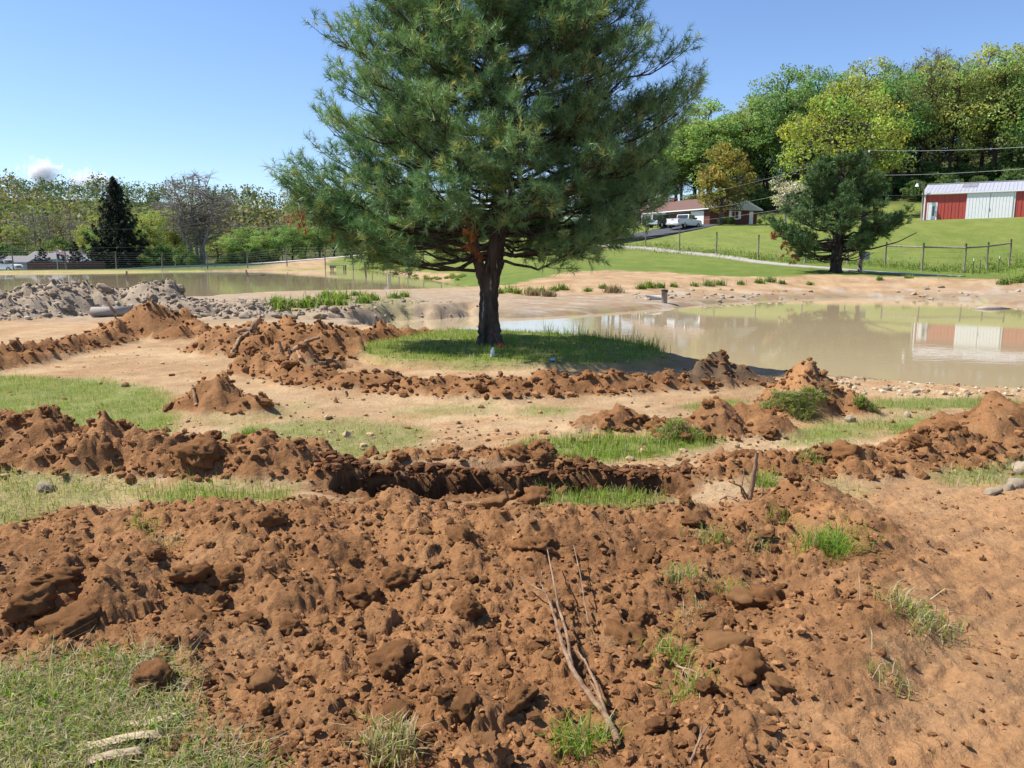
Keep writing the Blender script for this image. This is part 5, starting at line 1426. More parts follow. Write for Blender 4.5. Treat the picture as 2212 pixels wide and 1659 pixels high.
fence('tall post and wire fence along the lane ending in a railed corner', [(1145, 520, 544, 100), (1189, 520, 540, 101), (1242, 512, 535, 102), (1329, 497, 532, 100), (1394.5, 490, 533.5, 97), (1467, 494, 541.5, 89.5), (1547, 501, 550.5, 85), (1637, 507, 560, 80), (1738, 514, 569, 75.5), (1830, 519, 575, 74.5), (1911, 522.5, 580, 74), (1991, 524.5, 586, 69), (2082, 526, 589, 68), (2130.6, 523, 583, 70.5), (2179, 516.5, 577, 72.5), (2290, 512, 572, 75)],
      [(10, 11), (11, 12), (12, 13), (13, 14)], nw=5)
fence('tall post and wire fence on the far bank of the back pond', [(-90, 536, 585, 101), (29, 539, 583.5, 102), (144, 540, 583, 105), (252, 543, 581.5, 110), (351, 543, 579.5, 114), (448, 544, 578.5, 117), (535, 543, 577, 121), (620, 532, 573, 122), (702, 530, 566, 123), (762, 526, 561, 119), (803, 526, 561, 119), (842, 527, 558.5, 117), (861, 532, 558.5, 116), (880, 533, 557, 114), (914, 528, 555, 112), (952, 522, 551, 108), (1000, 520, 548, 106), (1097, 517, 548, 102)],
      [(9, 10), (10, 11), (11, 12)], nw=8, rad=.08)

# utility poles and lamps
def pole(u, vb, vt, D, label, r=.16, name='utility_pole', lamp=None):
    b = ground(u, vb, D); h = at(u, vt, D)[2] - b[2]
    lean = at(u, vt, D)[0] - b[0]
    root = thing(name, label, 'pole', b)
    MB().tube([(0, 0, -.5), (.0, 0, h * .5), (0, 0, h)], [r, r * .88, r * .7], 10).build('shaft', M['post'], root, True)
    return root, h, b
up, uh, ub = pole(1857, 588, 328, 62.5, 'tall wooden utility pole with a meter box beside the smaller pine', .17)
MB().box((.2, -.18, 1.0), (.62, .1, 1.6)).build('meter_box', M['steel'], up)
ins = MB()
for z_ in (uh - .05, uh - 1.85, uh - 3.3): ins.tube([(.0, -.2, z_), (.0, -.2, z_ + .16)], [.06, .05], 7)
ins.build('insulator', M['white'], up)
MB().box((-.02, -.15, uh - 3.0), (.18, .0, uh - 2.2)).build('bracket', M['steel'], up)
lp, lh, lb_ = pole(1990, 476, 395, 110.5, 'wooden pole with a yard lamp at the barn corner', .14, 'lamp_pole')
ar = MB(); ar.tube([(0, 0, lh - .3), (-.5, -.05, lh - .02), (-.95, -.1, lh - .05)], .035, 6); ar.build('arm', M['steel'], lp)
MB().tube([(-.95, -.1, lh - .05), (-.97, -.1, lh - .25), (-.99, -.1, lh - .5)], [.1, .2, .24], 10).build('lamp_head', M['white'], lp, True)
lp, lh, lb_ = pole(1741, 470, 397, 118, 'wooden lamp pole behind the smaller pine by the blossom tree', .13, 'lamp_pole')
MB().tube([(0, 0, lh - .15), (-1.0, -.05, lh + .1), (-1.6, -.1, lh + .05)], .04, 6).build('arm', M['steel'], lp)
MB().tube([(-1.6, -.1, lh + .05), (-2.3, -.12, lh - .03)], [.10, .16], 8).build('lamp_head', M['white'], lp, True)
sp_, sh_, sb_ = pole(838, 558, 440, 116.5, 'grey utility pole carrying a small white sign beyond the back pond', .17)
M['grey_pole'] = mat_bark('grey_pole_wood', (.20, .195, .19), (.34, .335, .33), scale=4)
sp_.children[0].data.materials[0] = M['grey_pole']
sg = thing('notice_sign', 'white notice board with a dark curved mark fixed on the grey pole', 'sign', (sb_[0] - .33, sb_[1] - .24, sb_[2]))
zc = at(834, 541, 116.2)[2] - sb_[2]
MB().box((-.26, -.02, zc - .32), (.26, .0, zc + .22)).build('board', M['white'], sg)
MB().box((-.30, -.025, zc + .26), (.30, .0, zc + .42)).build('top_board', M['white'], sg)
mk = MB(); aa = np.linspace(math.pi * 1.08, math.pi * 1.92, 10)
mk.tube([(.19 * math.cos(t_), -.026, zc + .06 + .13 * math.sin(t_)) for t_ in aa], .016, 5); mk.tube([(.02, -.026, zc + .0), (.12, -.026, zc + .04)], .014, 5)
mk.build('mark', M['tyre'], sg)
MB().tube([(0.05, .03, -.2), (.05, .03, zc)], .045, 7).build('stake', M['post'], sg)
tn = MB(); tn.tube([at(868, 548, 115) + [0, 0, -.02], at(868, 548, 115) + [.1, .06, 0]], .55, 14)
V = np.concatenate(tn.v); c_ = V.mean(0); V = c_ + (V - c_) * [1, 1, 1.15]; tn.v = [V - c_]
o = tn.build('rusty_disc', mat_plain('rusty_disc_paint', (.16, .07, .035), .8, .2, 3), None, False, c_)
tag(o, 'rust brown disc hanging on the fence beside the grey pole', 'disc')

def cable(label, P0_, P1_, sag, mat='cable', r=.009, n=24):
    t = np.linspace(0, 1, n)[:, None]
    P = np.asarray(P0_) * (1 - t) + np.asarray(P1_) * t; P[:, 2] -= 4 * sag * (t * (1 - t))[:, 0]
    o = MB().tube(P, r, 5, cap=False).build('power_line', M[mat])
    return tag(o, label, 'power line')
T1 = ub + [0, -.2, uh + .1]; T2 = ub + [0, -.2, uh - 1.75]; T3 = ub + [0, -.2, uh - 3.2]
cable('topmost power line running from the pole out over the barn', T1, at(2300, 312, 40), .15)
cable('middle power line running from the pole out over the barn', T2, at(2300, 357, 42), .15)
cable('lowest power line running from the pole to the barn roof', T3, at(2110, 402, 112), .5)
cable('topmost power line from the pole towards the big pine', T1, at(1380, 440, 128), .6)
cable('middle power line from the pole towards the big pine', T2, at(1370, 468, 128), .6)
cable('lowest power line from the pole to the brick house', T3, at(1400, 482, 126), .5)
for (v0, v1, lb) in [(494, 493, 'upper dark power line along the road beyond the back pond'), (541, 524, 'lower dark power line along the road beyond the back pond')]:
    cable(lb, at(-250, v0, 112), at(838, v1 - 10, 116.5), .4, 'cable_dark', .014)

# transmission tower on the far ridge
b = at(532, 417, 880); tt_ = thing('transmission_tower', 'tiny steel lattice tower on the far ridge', 'tower', b)
tw_ = MB()
for sx in (-1, 1):
    for sy in (-1, 1): tw_.tube([(sx * 3, sy * 3, -12), (sx * 1.2, sy * 1.2, 5.0)], .22, 4)
tw_.build('legs', M['steel'], tt_)
MB().box((-5, -.3, 1.5), (5, .3, 2.1)).build('crossarm', M['steel'], tt_); MB().box((-4, -.3, 4.6), (4, .3, 5.2)).build('crossarm', M['steel'], tt_)

# small stakes, slab, dock, posts in the water, standpipe
M['tpost'] = mat_plain('green_steel_stake', (.05, .07, .05), .6, .1, 3)
for (u, D, lb) in [(2101, 66, 'short metal stake with a white tip by the corner post'), (2116, 67, 'plain short metal stake between the railed posts'), (2156, 69, 'short metal stake by the last railed post')]:
    b = ground(u, 590, D)
    r0 = thing('metal_stake', lb, 'stake', b)
    MB().tube([(0, 0, -.2), (0, 0, 1.1)], .03, 5).build('shaft', M['tpost'], r0)
    if 'plain' not in lb: MB().tube([(0, 0, 1.1), (0, 0, 1.32)], .03, 5).build('tip', M['white'], r0)
b = ground(1145, 547.5, 90)
o = MB().box((-1.6, -.9, -.2), (1.6, .9, .12)).build('concrete_slab', M['white'], None, False, b); tag(o, 'flat pale slab lying on the lawn behind the big pine', 'slab')
b = at(731, 581.5, 119)
dk = thing('wooden_dock', 'small grey wooden dock box at the end of the back pond', 'dock', (b[0], b[1], WZ_BACK))
for k in range(5): MB().box((-1.1, -.8 + k * .34, .62), (1.1, -.8 + k * .34 + .31, .70)).build('plank', M['post'], dk)
for sx in (-1, 1):
    for sy in (-1, 1): MB().box((sx * .95 - .08, sy * .65 - .08, -.8), (sx * .95 + .08, sy * .65 + .08, .615)).build('leg', M['post'], dk)
part(dk, 'skirt', (-1.1, -.86, .3), (-.2, -.805, .7), 'post')
for (u, vb, vt, wz, lb, r, dx) in [(275, 607, 586, WZ_BACK, 'upright wooden post in the back pond before the spruce', .09, 0), (537, 597.5, 583, WZ_BACK, 'leaning wooden post in the back pond before the bushes', .085, -.25), (791, 598.5, 566, WZ_BACK, 'tall wooden post in the back pond beside the dock', .10, -.12)]:
    p = onz(u, vb, wz); h = (vb - vt) / F * p[1]
    o = MB().tube([(0, 0, -.8), (dx * .2, 0, 0), (dx, 0, h)], [r, r, r * .9], 9).build('water_post', M['post'], None, True, p); tag(o, lb, 'post')
p = onz(570, 595, WZ_BACK)
tag(MB().tube([(-.35, 0, .02), (0, .02, .05), (.35, 0, .02)], [.05, .08, .04], 7).build('floating_wood', M['bark_dark'], None, True, p), 'short piece of wood floating on the back pond', 'driftwood')
p = ground0(1435, 655, -.55)
sp = thing('standpipe', 'grey standpipe in the mud at the far shore of the front pond', 'pipe', p)
MB().tube([(0, 0, -.4), (0, 0, .58)], .13, 14).build('pipe', M['post'], sp, True); MB().tube([(0, 0, .50), (0, 0, .62)], .15, 14).build('collar', M['bark_dark'], sp, True); MB().tube([(0, 0, .6), (.02, 0, .85)], .012, 5).build('rod', M['bark_dark'], sp)
p = ground0(1412, 647, -.45)
tag(MB().tube([(-.4, -.1, .10), (.35, .1, .08)], .11, 12).build('fallen_pipe', M['concrete'], None, True, p), 'short pale pipe lying on the mud beside the standpipe', 'pipe')
p = onz(2142, 668, WZ_FRONT)
tag(MB().add(np.array([[-.9, 0, .03], [-.4, -.2, .05], [.3, -.18, .06], [.9, 0, .03], [.4, .25, .09], [-.3, .3, .10], [0, .05, .14], [0, 0, -.2]]), tris=[[0, 1, 6], [1, 2, 6], [2, 3, 6], [3, 4, 6], [4, 5, 6], [5, 0, 6], [1, 0, 7], [2, 1, 7], [3, 2, 7], [4, 3, 7], [5, 4, 7], [0, 5, 7]]).build('mud_bar', M['stone'], None, True, p), 'flat pale stone breaking the surface of the front pond', 'stone')

# ------------------------------------------------------------------ grass, clods, roots and the small things on the ground
import bmesh
from mathutils import noise as mnoise
def blades(mb, P, h, w, r, cols, lean=.5, bend=True):
    """grass blades rooted at P; h, w per blade"""
    n = len(P)
    az = r.uniform(0, 2 * np.pi, n); ln = (lean * r.uniform(.1, 1.2, n))[:, None]
    d = np.c_[np.cos(az), np.sin(az), np.zeros(n)]
    a2 = az + r.uniform(.8, 2.3, n)
    s = np.c_[np.cos(a2), np.sin(a2), np.zeros(n)] * (w / 2)[:, None]
    H = h[:, None]; up = np.array([0, 0, 1.0])
    m = P + d * ln * H * .35 + up * H * .6
    t = P + d * ln * H * 1.0 + up * H * (1 - .35 * np.minimum(ln, 1) ** 2)
    b = P - up * .012
    if bend:
        V = np.stack([b - s, b + s, m + s * .75, m - s * .75, t], 1).reshape(-1, 3); i = np.arange(n)[:, None] * 5
        mb.add(V, tris=np.c_[i + 3, i + 2, i + 4], quads=np.c_[i, i + 1, i + 2, i + 3], col=np.repeat(cols, 5, 0))
    else:
        V = np.stack([b - s, b + s, t], 1).reshape(-1, 3)
        mb.add(V, tris=np.arange(3 * n).reshape(-1, 3), col=np.repeat(cols, 3, 0))
def grass_cols(n, dry, r):
    g = np.array([.18, .30, .036]) * r.uniform(.65, 1.35, (n, 1)) * np.c_[r.uniform(.75, 1.45, n), np.ones(n), r.uniform(.7, 1.4, n)]
    s = np.array([.50, .43, .25]) * r.uniform(.6, 1.25, (n, 1))
    pick = (r.random(n) < dry)[:, None]
    return np.where(pick, s, g)
rg = np.random.default_rng(77)
for k, (pg, dr, den, bh, lb) in GRASS.items():
    lo = pg.min(0) - .15; hi = pg.max(0) + .15
    lo[0] = max(lo[0], -14); hi[0] = min(hi[0], 14)
    D = max(2.5, pg[:, 1].mean())
    rate = np.clip(5200 * (3.2 / D) ** 1.15, 130, 5200) * den
    if k == 'o': rate *= 1.25
    n = int(min(60000, (hi[0] - lo[0]) * (hi[1] - lo[1]) * rate))
    x = rg.uniform(lo[0], hi[0], n); y = rg.uniform(lo[1], hi[1], n)
    vis = np.abs(x) < .70 * (y + 1.0) + .3
    x, y = x[vis], y[vis]
    z, C, lab_, gc, dry_, lump_, best_ = terrain(x, y, 'all')
    ok = rg.random(len(x)) < gc * sstep(-.45 - .5 * (k == 'o'), .1 - .35 * (k == 'o'), fbm(x, y, .5, 3, 401)) * 1.1
    x, y, z = x[ok], y[ok], z[ok]; n = len(x)
    if n < 5: continue
    clump = np.clip(dr + .5 * fbm(x, y, .7, 3, 411), .02, .95)
    cols = grass_cols(n, clump, rg)
    straw = rg.random(n) < clump * .6
    h = bh * rg.uniform(.45, 1.35, n) * np.where(straw, .6, 1.0)
    w = np.clip(rg.uniform(.0032, .0058, n), D / 788 * .34, None) * (1.5 if k in ('i', 'p') else 1)
    mb = MB(); blades(mb, np.c_[x, y, z], h, w, rg, cols, 1.15 if dr > .4 else .65, D < 7)
    if k == 'o':     # clover leaves and lying straw
        m = 2600; q = rg.integers(0, n, m)
        leafquads(mb, np.c_[x[q], y[q], z[q] + rg.uniform(.005, .035, m)], .017, rg, np.array([.10, .19, .035]) * rg.uniform(.7, 1.4, (m, 1)))
        m = 3000; q = rg.integers(0, n, m)
        blades(mb, np.c_[x[q], y[q], z[q] + .012], rg.uniform(.02, .07, m), rg.uniform(.003, .006, m), rg, np.array([.42, .35, .21]) * rg.uniform(.5, 1.2, (m, 1)), 4.5, False)
    o = mb.build('grass', M['grass']); tag(o, lb, 'grass', kind='stuff')

# dead grass lying over the bare clay
n = 16000
x = rg.uniform(-9, 9, n); y = rg.uniform(5.6, 13, n)
z, C, lab_, gc, dry_, lump_, best_ = terrain(x, y, 'all')
ok = (best_ < .05) & (gc < .5) & (rg.random(n) < sstep(-.2, .3, fbm(x, y, 1.2, 4, 431)))
x, y, z = x[ok], y[ok], z[ok]; n = len(x)
mb = MB(); blades(mb, np.c_[x, y, z + .004], rg.uniform(.015, .04, n), np.clip(rg.uniform(.003, .007, n), y / 788 * .3, None), rg, np.where((rg.random(n) < .22)[:, None], np.array([.15, .22, .04]), np.array([.46, .36, .20])) * rg.uniform(.55, 1.15, (n, 1)), 3.0, False)
tag(mb.build('straw_litter', M['grass']), 'thin dead grass lying over the tan clay flat', 'grass', kind='stuff')
# taller grass at the water behind the pine and along the lane fence
def fringe(label, pts, n, h0, h1, w, spread, dry, name='tall_grass', cat='grass'):
    P = np.array([p[:2] for p in pts]); L = np.r_[0, np.cumsum(np.linalg.norm(np.diff(P, axis=0), axis=1))]
    s = rg.uniform(0, L[-1], n); x = np.interp(s, L, P[:, 0]) + rg.normal(size=n) * spread; y = np.interp(s, L, P[:, 1]) + rg.normal(size=n) * spread
    z = zat_many(x, y); cl = .35 + .65 * sstep(-.3, .4, fbm(x, y, max(.3, spread), 3, 421))
    mb = MB(); blades(mb, np.c_[x, y, z], rg.uniform(h0, h1, n) * cl, np.full(n, w) * rg.uniform(.6, 1.2, n), rg, grass_cols(n, dry, rg) * .85, .5, True)
    tag(mb.build(name, M['grass']), label, cat, kind='stuff')
fringe('tall reedy grass on the pond edge of the pine island', [(.7, 16.6), (1.4, 16.2), (2.0, 15.6), (2.45, 14.8), (2.55, 13.6)], 750, .08, .42, .009, .14, .12)
fringe('rough tall grass along the lane fence', [at(u, v, D) for u, v, D in [(1329, 532, 101), (1394, 533, 98), (1467, 541, 90.5), (1547, 550, 86), (1637, 560, 81), (1738, 569, 77), (1830, 576, 75.5), (1911, 580, 75), (1991, 586, 70.5), (2082, 589, 69.5), (2180, 577, 73.5), (2300, 572, 76)]], 9000, .08, .5, .06, 1.6, .12)
fringe('rough weeds under the far fence by the grey pole', [at(u, v, D) for u, v, D in [(762, 561, 119.5), (803, 561, 119.5), (842, 558, 117.5), (880, 557, 114.5), (952, 551, 108.5), (1097, 548, 102.5)]], 2500, .2, .9, .09, .9, .15)

# clods
def clod_mesh(name, seed, sub=3, flat=.72, col=(.275, .132, .055), rough=.55):
    bm = bmesh.new(); bmesh.ops.create_icosphere(bm, subdivisions=sub, radius=1.0)
    off = Vector((seed * 13.7, seed * 3.1, seed * 7.9))
    rr = random.Random(seed)
    sx, sy = rr.uniform(.75, 1.2), rr.uniform(.75, 1.2)
    for v in bm.verts:
        p = v.co.copy()
        d = 1 + rough * mnoise.noise(p * 1.1 + off) + rough * .55 * mnoise.noise(p * 2.6 + off) - rough * .7 * (.3 - abs(mnoise.noise(p * 4.5 + off))) + .26 * abs(mnoise.noise(p * 8 + off)) + .16 * abs(mnoise.noise(p * 16 + off)) + .05 * mnoise.noise(p * 30 + off)
        v.co = Vector((p.x * sx * d, p.y * sy * d, p.z * flat * d))
    V = np.array([v.co[:] for v in bm.verts]); bm.verts.index_update()
    T = np.array([[v.index for v in f.verts] for f in bm.faces]); bm.free()
    c = np.array(col) * (1 + .12 * np.sin(V[:, :1] * 5 + seed))
    me = mesh_np(name, V, T, None, c, True); me.materials.append(M['clod'])
    return me
CL = [clod_mesh('dirt_clod', s, 4) for s in range(1, 9)]
CLY = [clod_mesh('dirt_clod', s + 20, col=(.34, .175, .075)) for s in range(1, 4)]
CG = [clod_mesh('clay_lump', s + 40, col=(.31, .245, .175)) for s in range(1, 6)]
STN = [clod_mesh('stone', s + 60, 3, .5, (.36, .29, .21), .5) for s in range(1, 6)]
def drop(me, name, x, y, s, label, cat, group, sink=.5, z=None, tilt=.5):
    o = bpy.data.objects.new(name, me); COL.objects.link(o)
    zz = zat(x, y) if z is None else z
    o.location = (x, y, zz + s * (.72 - sink) * .6); o.scale = (s, s * random.uniform(.8, 1.2), s * random.uniform(.75, 1.1))
    o.rotation_euler = (random.uniform(-tilt, tilt), random.uniform(-tilt, tilt), random.uniform(0, 6.28))
    return tag(o, label, cat, group)
cand = np.where((GLAB >= 0) & (GV[:, 1] > 2.3) & (GV[:, 1] < 18) & (np.abs(GV[:, 0]) < .68 * GV[:, 1] + .3))[0]
soilk_ = np.array([m[5] for m in MOUNDS])
cand = cand[soilk_[GLAB[cand]] != 1]
fore = np.where((GLUMP > .45) & (GV[:, 1] > 2.3) & (GV[:, 1] < 6.2) & (np.abs(GV[:, 0]) < .68 * GV[:, 1] + .3))[0]; mid = cand[GV[cand, 1] >= 6.2]
def pz(i): return GV[i]
for i in rg.choice(fore, 160, False):
    x, y, z = GV[i]; s = float(np.clip(rg.lognormal(-3.4, .45), .018, .075))
    me = (CL + CLY)[rg.integers(11)]
    drop(me, 'dirt_clod', x, y, s, 'loose brown clod lying on the foreground dirt', 'dirt clod', 'loose clods on the foreground dirt', z=z)
for i in rg.choice(mid, 130, False):
    x, y, z = GV[i]; s = float(np.clip(rg.lognormal(-2.95, .4), .03, .13))
    drop(CL[rg.integers(8)], 'dirt_clod', x, y, s, 'brown clod tumbled on the heaps beyond the trench', 'dirt clod', 'clods on the heaps beyond the trench', z=z)
for (u, v, s, lb) in [(335, 1470, .085, 'large round clod at the edge of the trampled grass'), (500, 1250, .075, 'big clod beside the upright dark slab of dirt'), (425, 1245, .085, 'upright dark slab of dirt on the foreground mound'), (160, 1345, .085, 'broad flat clod above the trampled grass'), (70, 1320, .085, 'dark hollow clod at the left of the foreground mound'), (1010, 1320, .07, 'heavy clod low on the foreground mound'), (780, 1290, .085, 'wide crumbling clod on the foreground mound'), (1165, 1180, .09, 'upright clod at the crest of the foreground mound'), (1625, 1450, .075, 'single round clod lying on the bulldozed track'),
                      (1660, 1300, .09, 'overhanging clod at the track edge above a dark hole'), (1160, 1080, .09, 'dark clod heap at the lip of the trench'), (430, 985, .11, 'tall clod on the long dirt ridge'), (520, 960, .12, 'wide clod at the end of the long dirt ridge'), (1820, 985, .11, 'big clod standing beside the dark hole')]:
    p = ground0(u, v, .12); drop(CL[rg.integers(8)], 'dirt_clod', p[0], p[1], s, lb, 'dirt clod', None, z=p[2])
# grey clay lumps on the spoil heap and along the cut bank
gi = np.where((GLAB >= 0) & (np.abs(GV[:, 0]) < .68 * GV[:, 1] + .3))[0]; gi = gi[soilk_[GLAB[gi]] == 1]
for i in rg.choice(gi, 85, False):
    x, y, z = GV[i]; s = float(np.clip(rg.lognormal(-2.25, .4), .05, .22))
    drop(CG[rg.integers(5)], 'clay_lump', x, y, s, 'grey clay lump on the spoil heap by the back pond', 'clay lump', 'grey lumps on the spoil heap', z=z)
p = ground0(132, 640, .7); drop(CG[0], 'clay_lump', p[0], p[1] + .4, .36, 'largest grey clay lump on top of the spoil heap', 'clay lump', None, sink=0)
p = ground0(190, 640, .7); drop(CG[2], 'clay_lump', p[0], p[1] + .4, .22, 'pale upright clay lump on the spoil heap crest', 'clay lump', None, sink=0)
for (u, v) in [(650, 682), (690, 690), (722, 680), (760, 690), (790, 676), (822, 688), (850, 678), (880, 686), (905, 676), (935, 684), (960, 680), (985, 686), (1012, 682), (600, 676), (625, 690), (560, 690), (700, 672), (870, 670)]:
    p = ground0(u, v, -.4); drop(CG[rg.integers(5)], 'clay_lump', p[0], p[1], rg.uniform(.07, .17), 'grey mud block slumped from the cut bank between the ponds', 'mud block', 'mud blocks along the cut bank', z=p[2], sink=.1)
# stones on the banks
for k in range(55):
    u = rg.uniform(1360, 1760); v = 640 - .012 * (u - 1400) + rg.normal() * 6
    p = ground0(u, v, -.3); drop(STN[rg.integers(5)], 'stone', p[0], p[1], rg.uniform(.05, .15), 'pale stone on the muddy far shore of the front pond', 'stone', 'stones on the far shore', z=p[2])
for k in range(26):
    u = rg.uniform(1900, 2212); v = rg.uniform(604, 645)
    p = ground0(u, v, -.1); drop(STN[rg.integers(5)], 'stone', p[0], p[1], rg.uniform(.05, .17), 'pale stone on the eroded bank below the railed fence', 'stone', 'stones on the eroded bank', z=p[2])
for k in range(40):
    u = rg.uniform(420, 640); v = rg.uniform(650, 690)
    p = ground0(u, v, 0); drop(STN[rg.integers(5)], 'stone', p[0], p[1], rg.uniform(.04, .16), 'small pale stone on the grey berm', 'stone', 'stones on the grey berm', z=p[2])
WS = clod_mesh('stone', 91, 3, .7, (.50, .40, .28), .5)
for (u, v, s, lb) in [(2215, 1022, .13, 'big whitish boulder at the edge of the dry grass'), (2145, 1066, .06, 'whitish stone in the row by the boulder'), (2175, 1058, .055, 'whitish stone in the row by the boulder'), (2195, 1052, .06, 'whitish stone in the row by the boulder'), (1835, 910, .06, 'white stone beside the sod flap'), (1960, 900, .05, 'white stone on the grass by the dark hole'), (640, 795, .05, 'pale stone on the tan clay'), (100, 1058, .07, 'grey rock on the dry grass by the ridge')]:
    p = ground0(u, v, 0); drop(WS, 'stone', p[0], p[1], s, lb, 'stone', 'whitish stones by the boulder' if 'row' in lb else None, z=p[2])
# crumbs: too many and too small to count
def crumbs(name, label, idx, n, s0, s1, cols, seed):
    r = np.random.default_rng(seed)
    bm = bmesh.new(); bmesh.ops.create_icosphere(bm, subdivisions=1, radius=1.0); bm.verts.index_update()
    B = np.array([v.co[:] for v in bm.verts]); T = np.array([[v.index for v in f.verts] for f in bm.faces]); bm.free()
    i = r.choice(idx, n); P = GV[i] + r.normal(size=(n, 3)) * [.01, .01, 0]
    S = s0 * (s1 / s0) ** (r.random(n) ** 2.2)
    R3 = unit(r.normal(size=(n, 3)))
    V = B[None] * (1 + .24 * r.normal(size=(n, len(B), 1))) * S[:, None, None] * np.stack([r.uniform(.7, 1.3, n), r.uniform(.7, 1.3, n), r.uniform(.5, .9, n)], 1)[:, None]
    a = r.uniform(0, 6.28, n); ca, sa = np.cos(a)[:, None], np.sin(a)[:, None]
    V = np.stack([V[..., 0] * ca - V[..., 1] * sa, V[..., 0] * sa + V[..., 1] * ca, V[..., 2]], -1) + P[:, None] + np.array([0, 0, .25]) * S[:, None, None]
    c = np.array(cols)[r.integers(len(cols), size=n)] * r.uniform(.75, 1.25, (n, 1))
    mb = MB(); mb.add(V.reshape(-1, 3), tris=(T[None] + (np.arange(n) * len(B))[:, None, None]).reshape(-1, 3), col=np.repeat(c, len(B), 0))
    tag(mb.build(name, M['clod'], None, False), label, 'soil', kind='stuff')
vis = (GV[:, 1] > 2.2) & (np.abs(GV[:, 0]) < .68 * GV[:, 1] + .2)
crumbs('soil_crumbs', 'small crumbs of brown soil over the foreground', np.where(vis & (GV[:, 1] < 5.6) & ((GLUMP > .3) | ((GV[:, 0] > .3) & (rg.random(len(GV)) < .2))))[0], 10500, .004, .024, [(.215, .104, .044), (.26, .13, .056), (.15, .072, .032)], 5)
crumbs('soil_crumbs', 'small clods of brown soil over the heaps', np.where(vis & (GV[:, 1] >= 5.6) & (GV[:, 1] < 17) & (GLAB >= 0))[0], 2600, .010, .045, [(.215, .104, .044), (.26, .13, .056), (.15, .072, .032)], 6)
crumbs('soil_crumbs', 'broken clods of brown soil over the farther heaps', np.where(vis & (GV[:, 1] >= 8.5) & (GV[:, 1] < 20) & (GLAB >= 0) & np.isin(GLAB, np.where(soilk_ != 1)[0]))[0], 2000, .016, .06, [(.215, .104, .044), (.26, .13, .056), (.15, .072, .032)], 14)
crumbs('soil_crumbs', 'scattered crumbs on the tan clay flat', np.where(vis & (GV[:, 1] >= 5.8) & (GV[:, 1] < 16) & (GLAB < 0))[0], 900, .010, .045, [(.30, .17, .08), (.40, .28, .16), (.2, .1, .045)], 8)

ei = np.where((GLAB < 0) & (GV[:, 0] > 4) & (GV[:, 0] < 10) & (GV[:, 1] > 9.9) & (GV[:, 1] < 11.6) & (GV[:, 2] > -.55))[0]
crumbs('mud_crust', 'pale crusted crumbs along the near pond edge', ei, 500, .012, .06, [(.5, .42, .30), (.40, .31, .2), (.3, .2, .11)], 12)
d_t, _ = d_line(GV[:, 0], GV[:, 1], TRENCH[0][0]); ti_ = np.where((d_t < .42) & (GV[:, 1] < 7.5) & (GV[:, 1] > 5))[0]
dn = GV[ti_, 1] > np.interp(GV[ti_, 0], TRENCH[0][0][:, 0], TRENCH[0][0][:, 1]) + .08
crumbs('trench_soil', 'crumbs painted dark as shade on the broken wall of the trench', ti_[dn], 1500, .010, .048, [(.10, .046, .022), (.14, .064, .03), (.18, .085, .038)], 13)  # the wall's shade is put into these dark crumb colours
crumbs('clay_rubble', 'small grey clay rubble over the spoil heap', gi, 1700, .02, .085, [(.33, .26, .19), (.26, .205, .15), (.40, .325, .245)], 9)
ci = np.where((GLAB < 0) & (GV[:, 1] > 24) & (GV[:, 1] < 31) & (GV[:, 0] > -14) & (GV[:, 0] < -1) & (GV[:, 2] > -.62))[0]
crumbs('mud_rubble', 'small mud lumps along the cut bank between the ponds', ci, 600, .03, .11, [(.33, .265, .20), (.24, .19, .14), (.40, .33, .26)], 10)
# tufts of uprooted grass in the dirt
def tuft(u, v, n, h, label, dry=.15, lean=1.2, sp=.05, z=.1):
    p = ground0(u, v, z)
    mb = MB(); P = p + np.c_[rg.normal(size=(n, 2)) * sp, np.zeros(n)]
    P[:, 2] = zat_many(P[:, 0], P[:, 1])
    blades(mb, P - p, h * rg.uniform(.4, 1.2, n), np.clip(rg.uniform(.003, .006, n), p[1] / 788 * .4, None), rg, grass_cols(n, dry, rg), lean, True)
    root = thing('grass_tuft', label, 'grass tuft', p); tag(mb.build('blades', M['grass'], root), kind='stuff')
    return root
for a in [(1535, 1165, 110, .10, 'small grass tuft at the crest right of the foreground mound', .3), (1790, 1190, 380, .14, 'large bright grass tuft at the track edge', .05, 1.4, .08), (1470, 1250, 130, .09, 'yellowish grass tuft behind the pale clod', .45), (1580, 1280, 70, .07, 'tiny grass tuft on the track edge', .3), (1450, 1420, 110, .10, 'upright grass tuft above the long root', .2), (1262, 1615, 200, .11, 'green grass tuft beside the thick end of the long root', .1),
          (845, 1620, 260, .10, 'pale dry grass tuft at the foot of the mound', .75), (1990, 1340, 220, .10, 'dried weed tuft lying on the bulldozed track', .6, 1.6, .08), (1640, 1178, 80, .07, 'grey flattened grass tuft on the mound', .7), (1495, 1335, 60, .07, 'thin straw tuft on the mound slope', .8), (310, 1140, 70, .07, 'dark leafy tuft at the top of the mound', .1), (1650, 1045, 160, .12, 'green grass tuft behind the upright root', .15), (360, 1180, 90, .06, 'straw scattered on the flat top of the mound', .9), (1750, 990, 110, .08, 'green tuft on the clod band', .2), (540, 940, 200, .10, 'dark green clump of sod behind the long ridge', .05), (1480, 1500, 90, .09, 'dark grass tuft in a hollow of the mound', .2), (1930, 1470, 50, .08, 'straw tuft on the track', .7), (1680, 1120, 60, .06, 'tiny green sprout near the upright root', .1)]:
    tuft(*a)
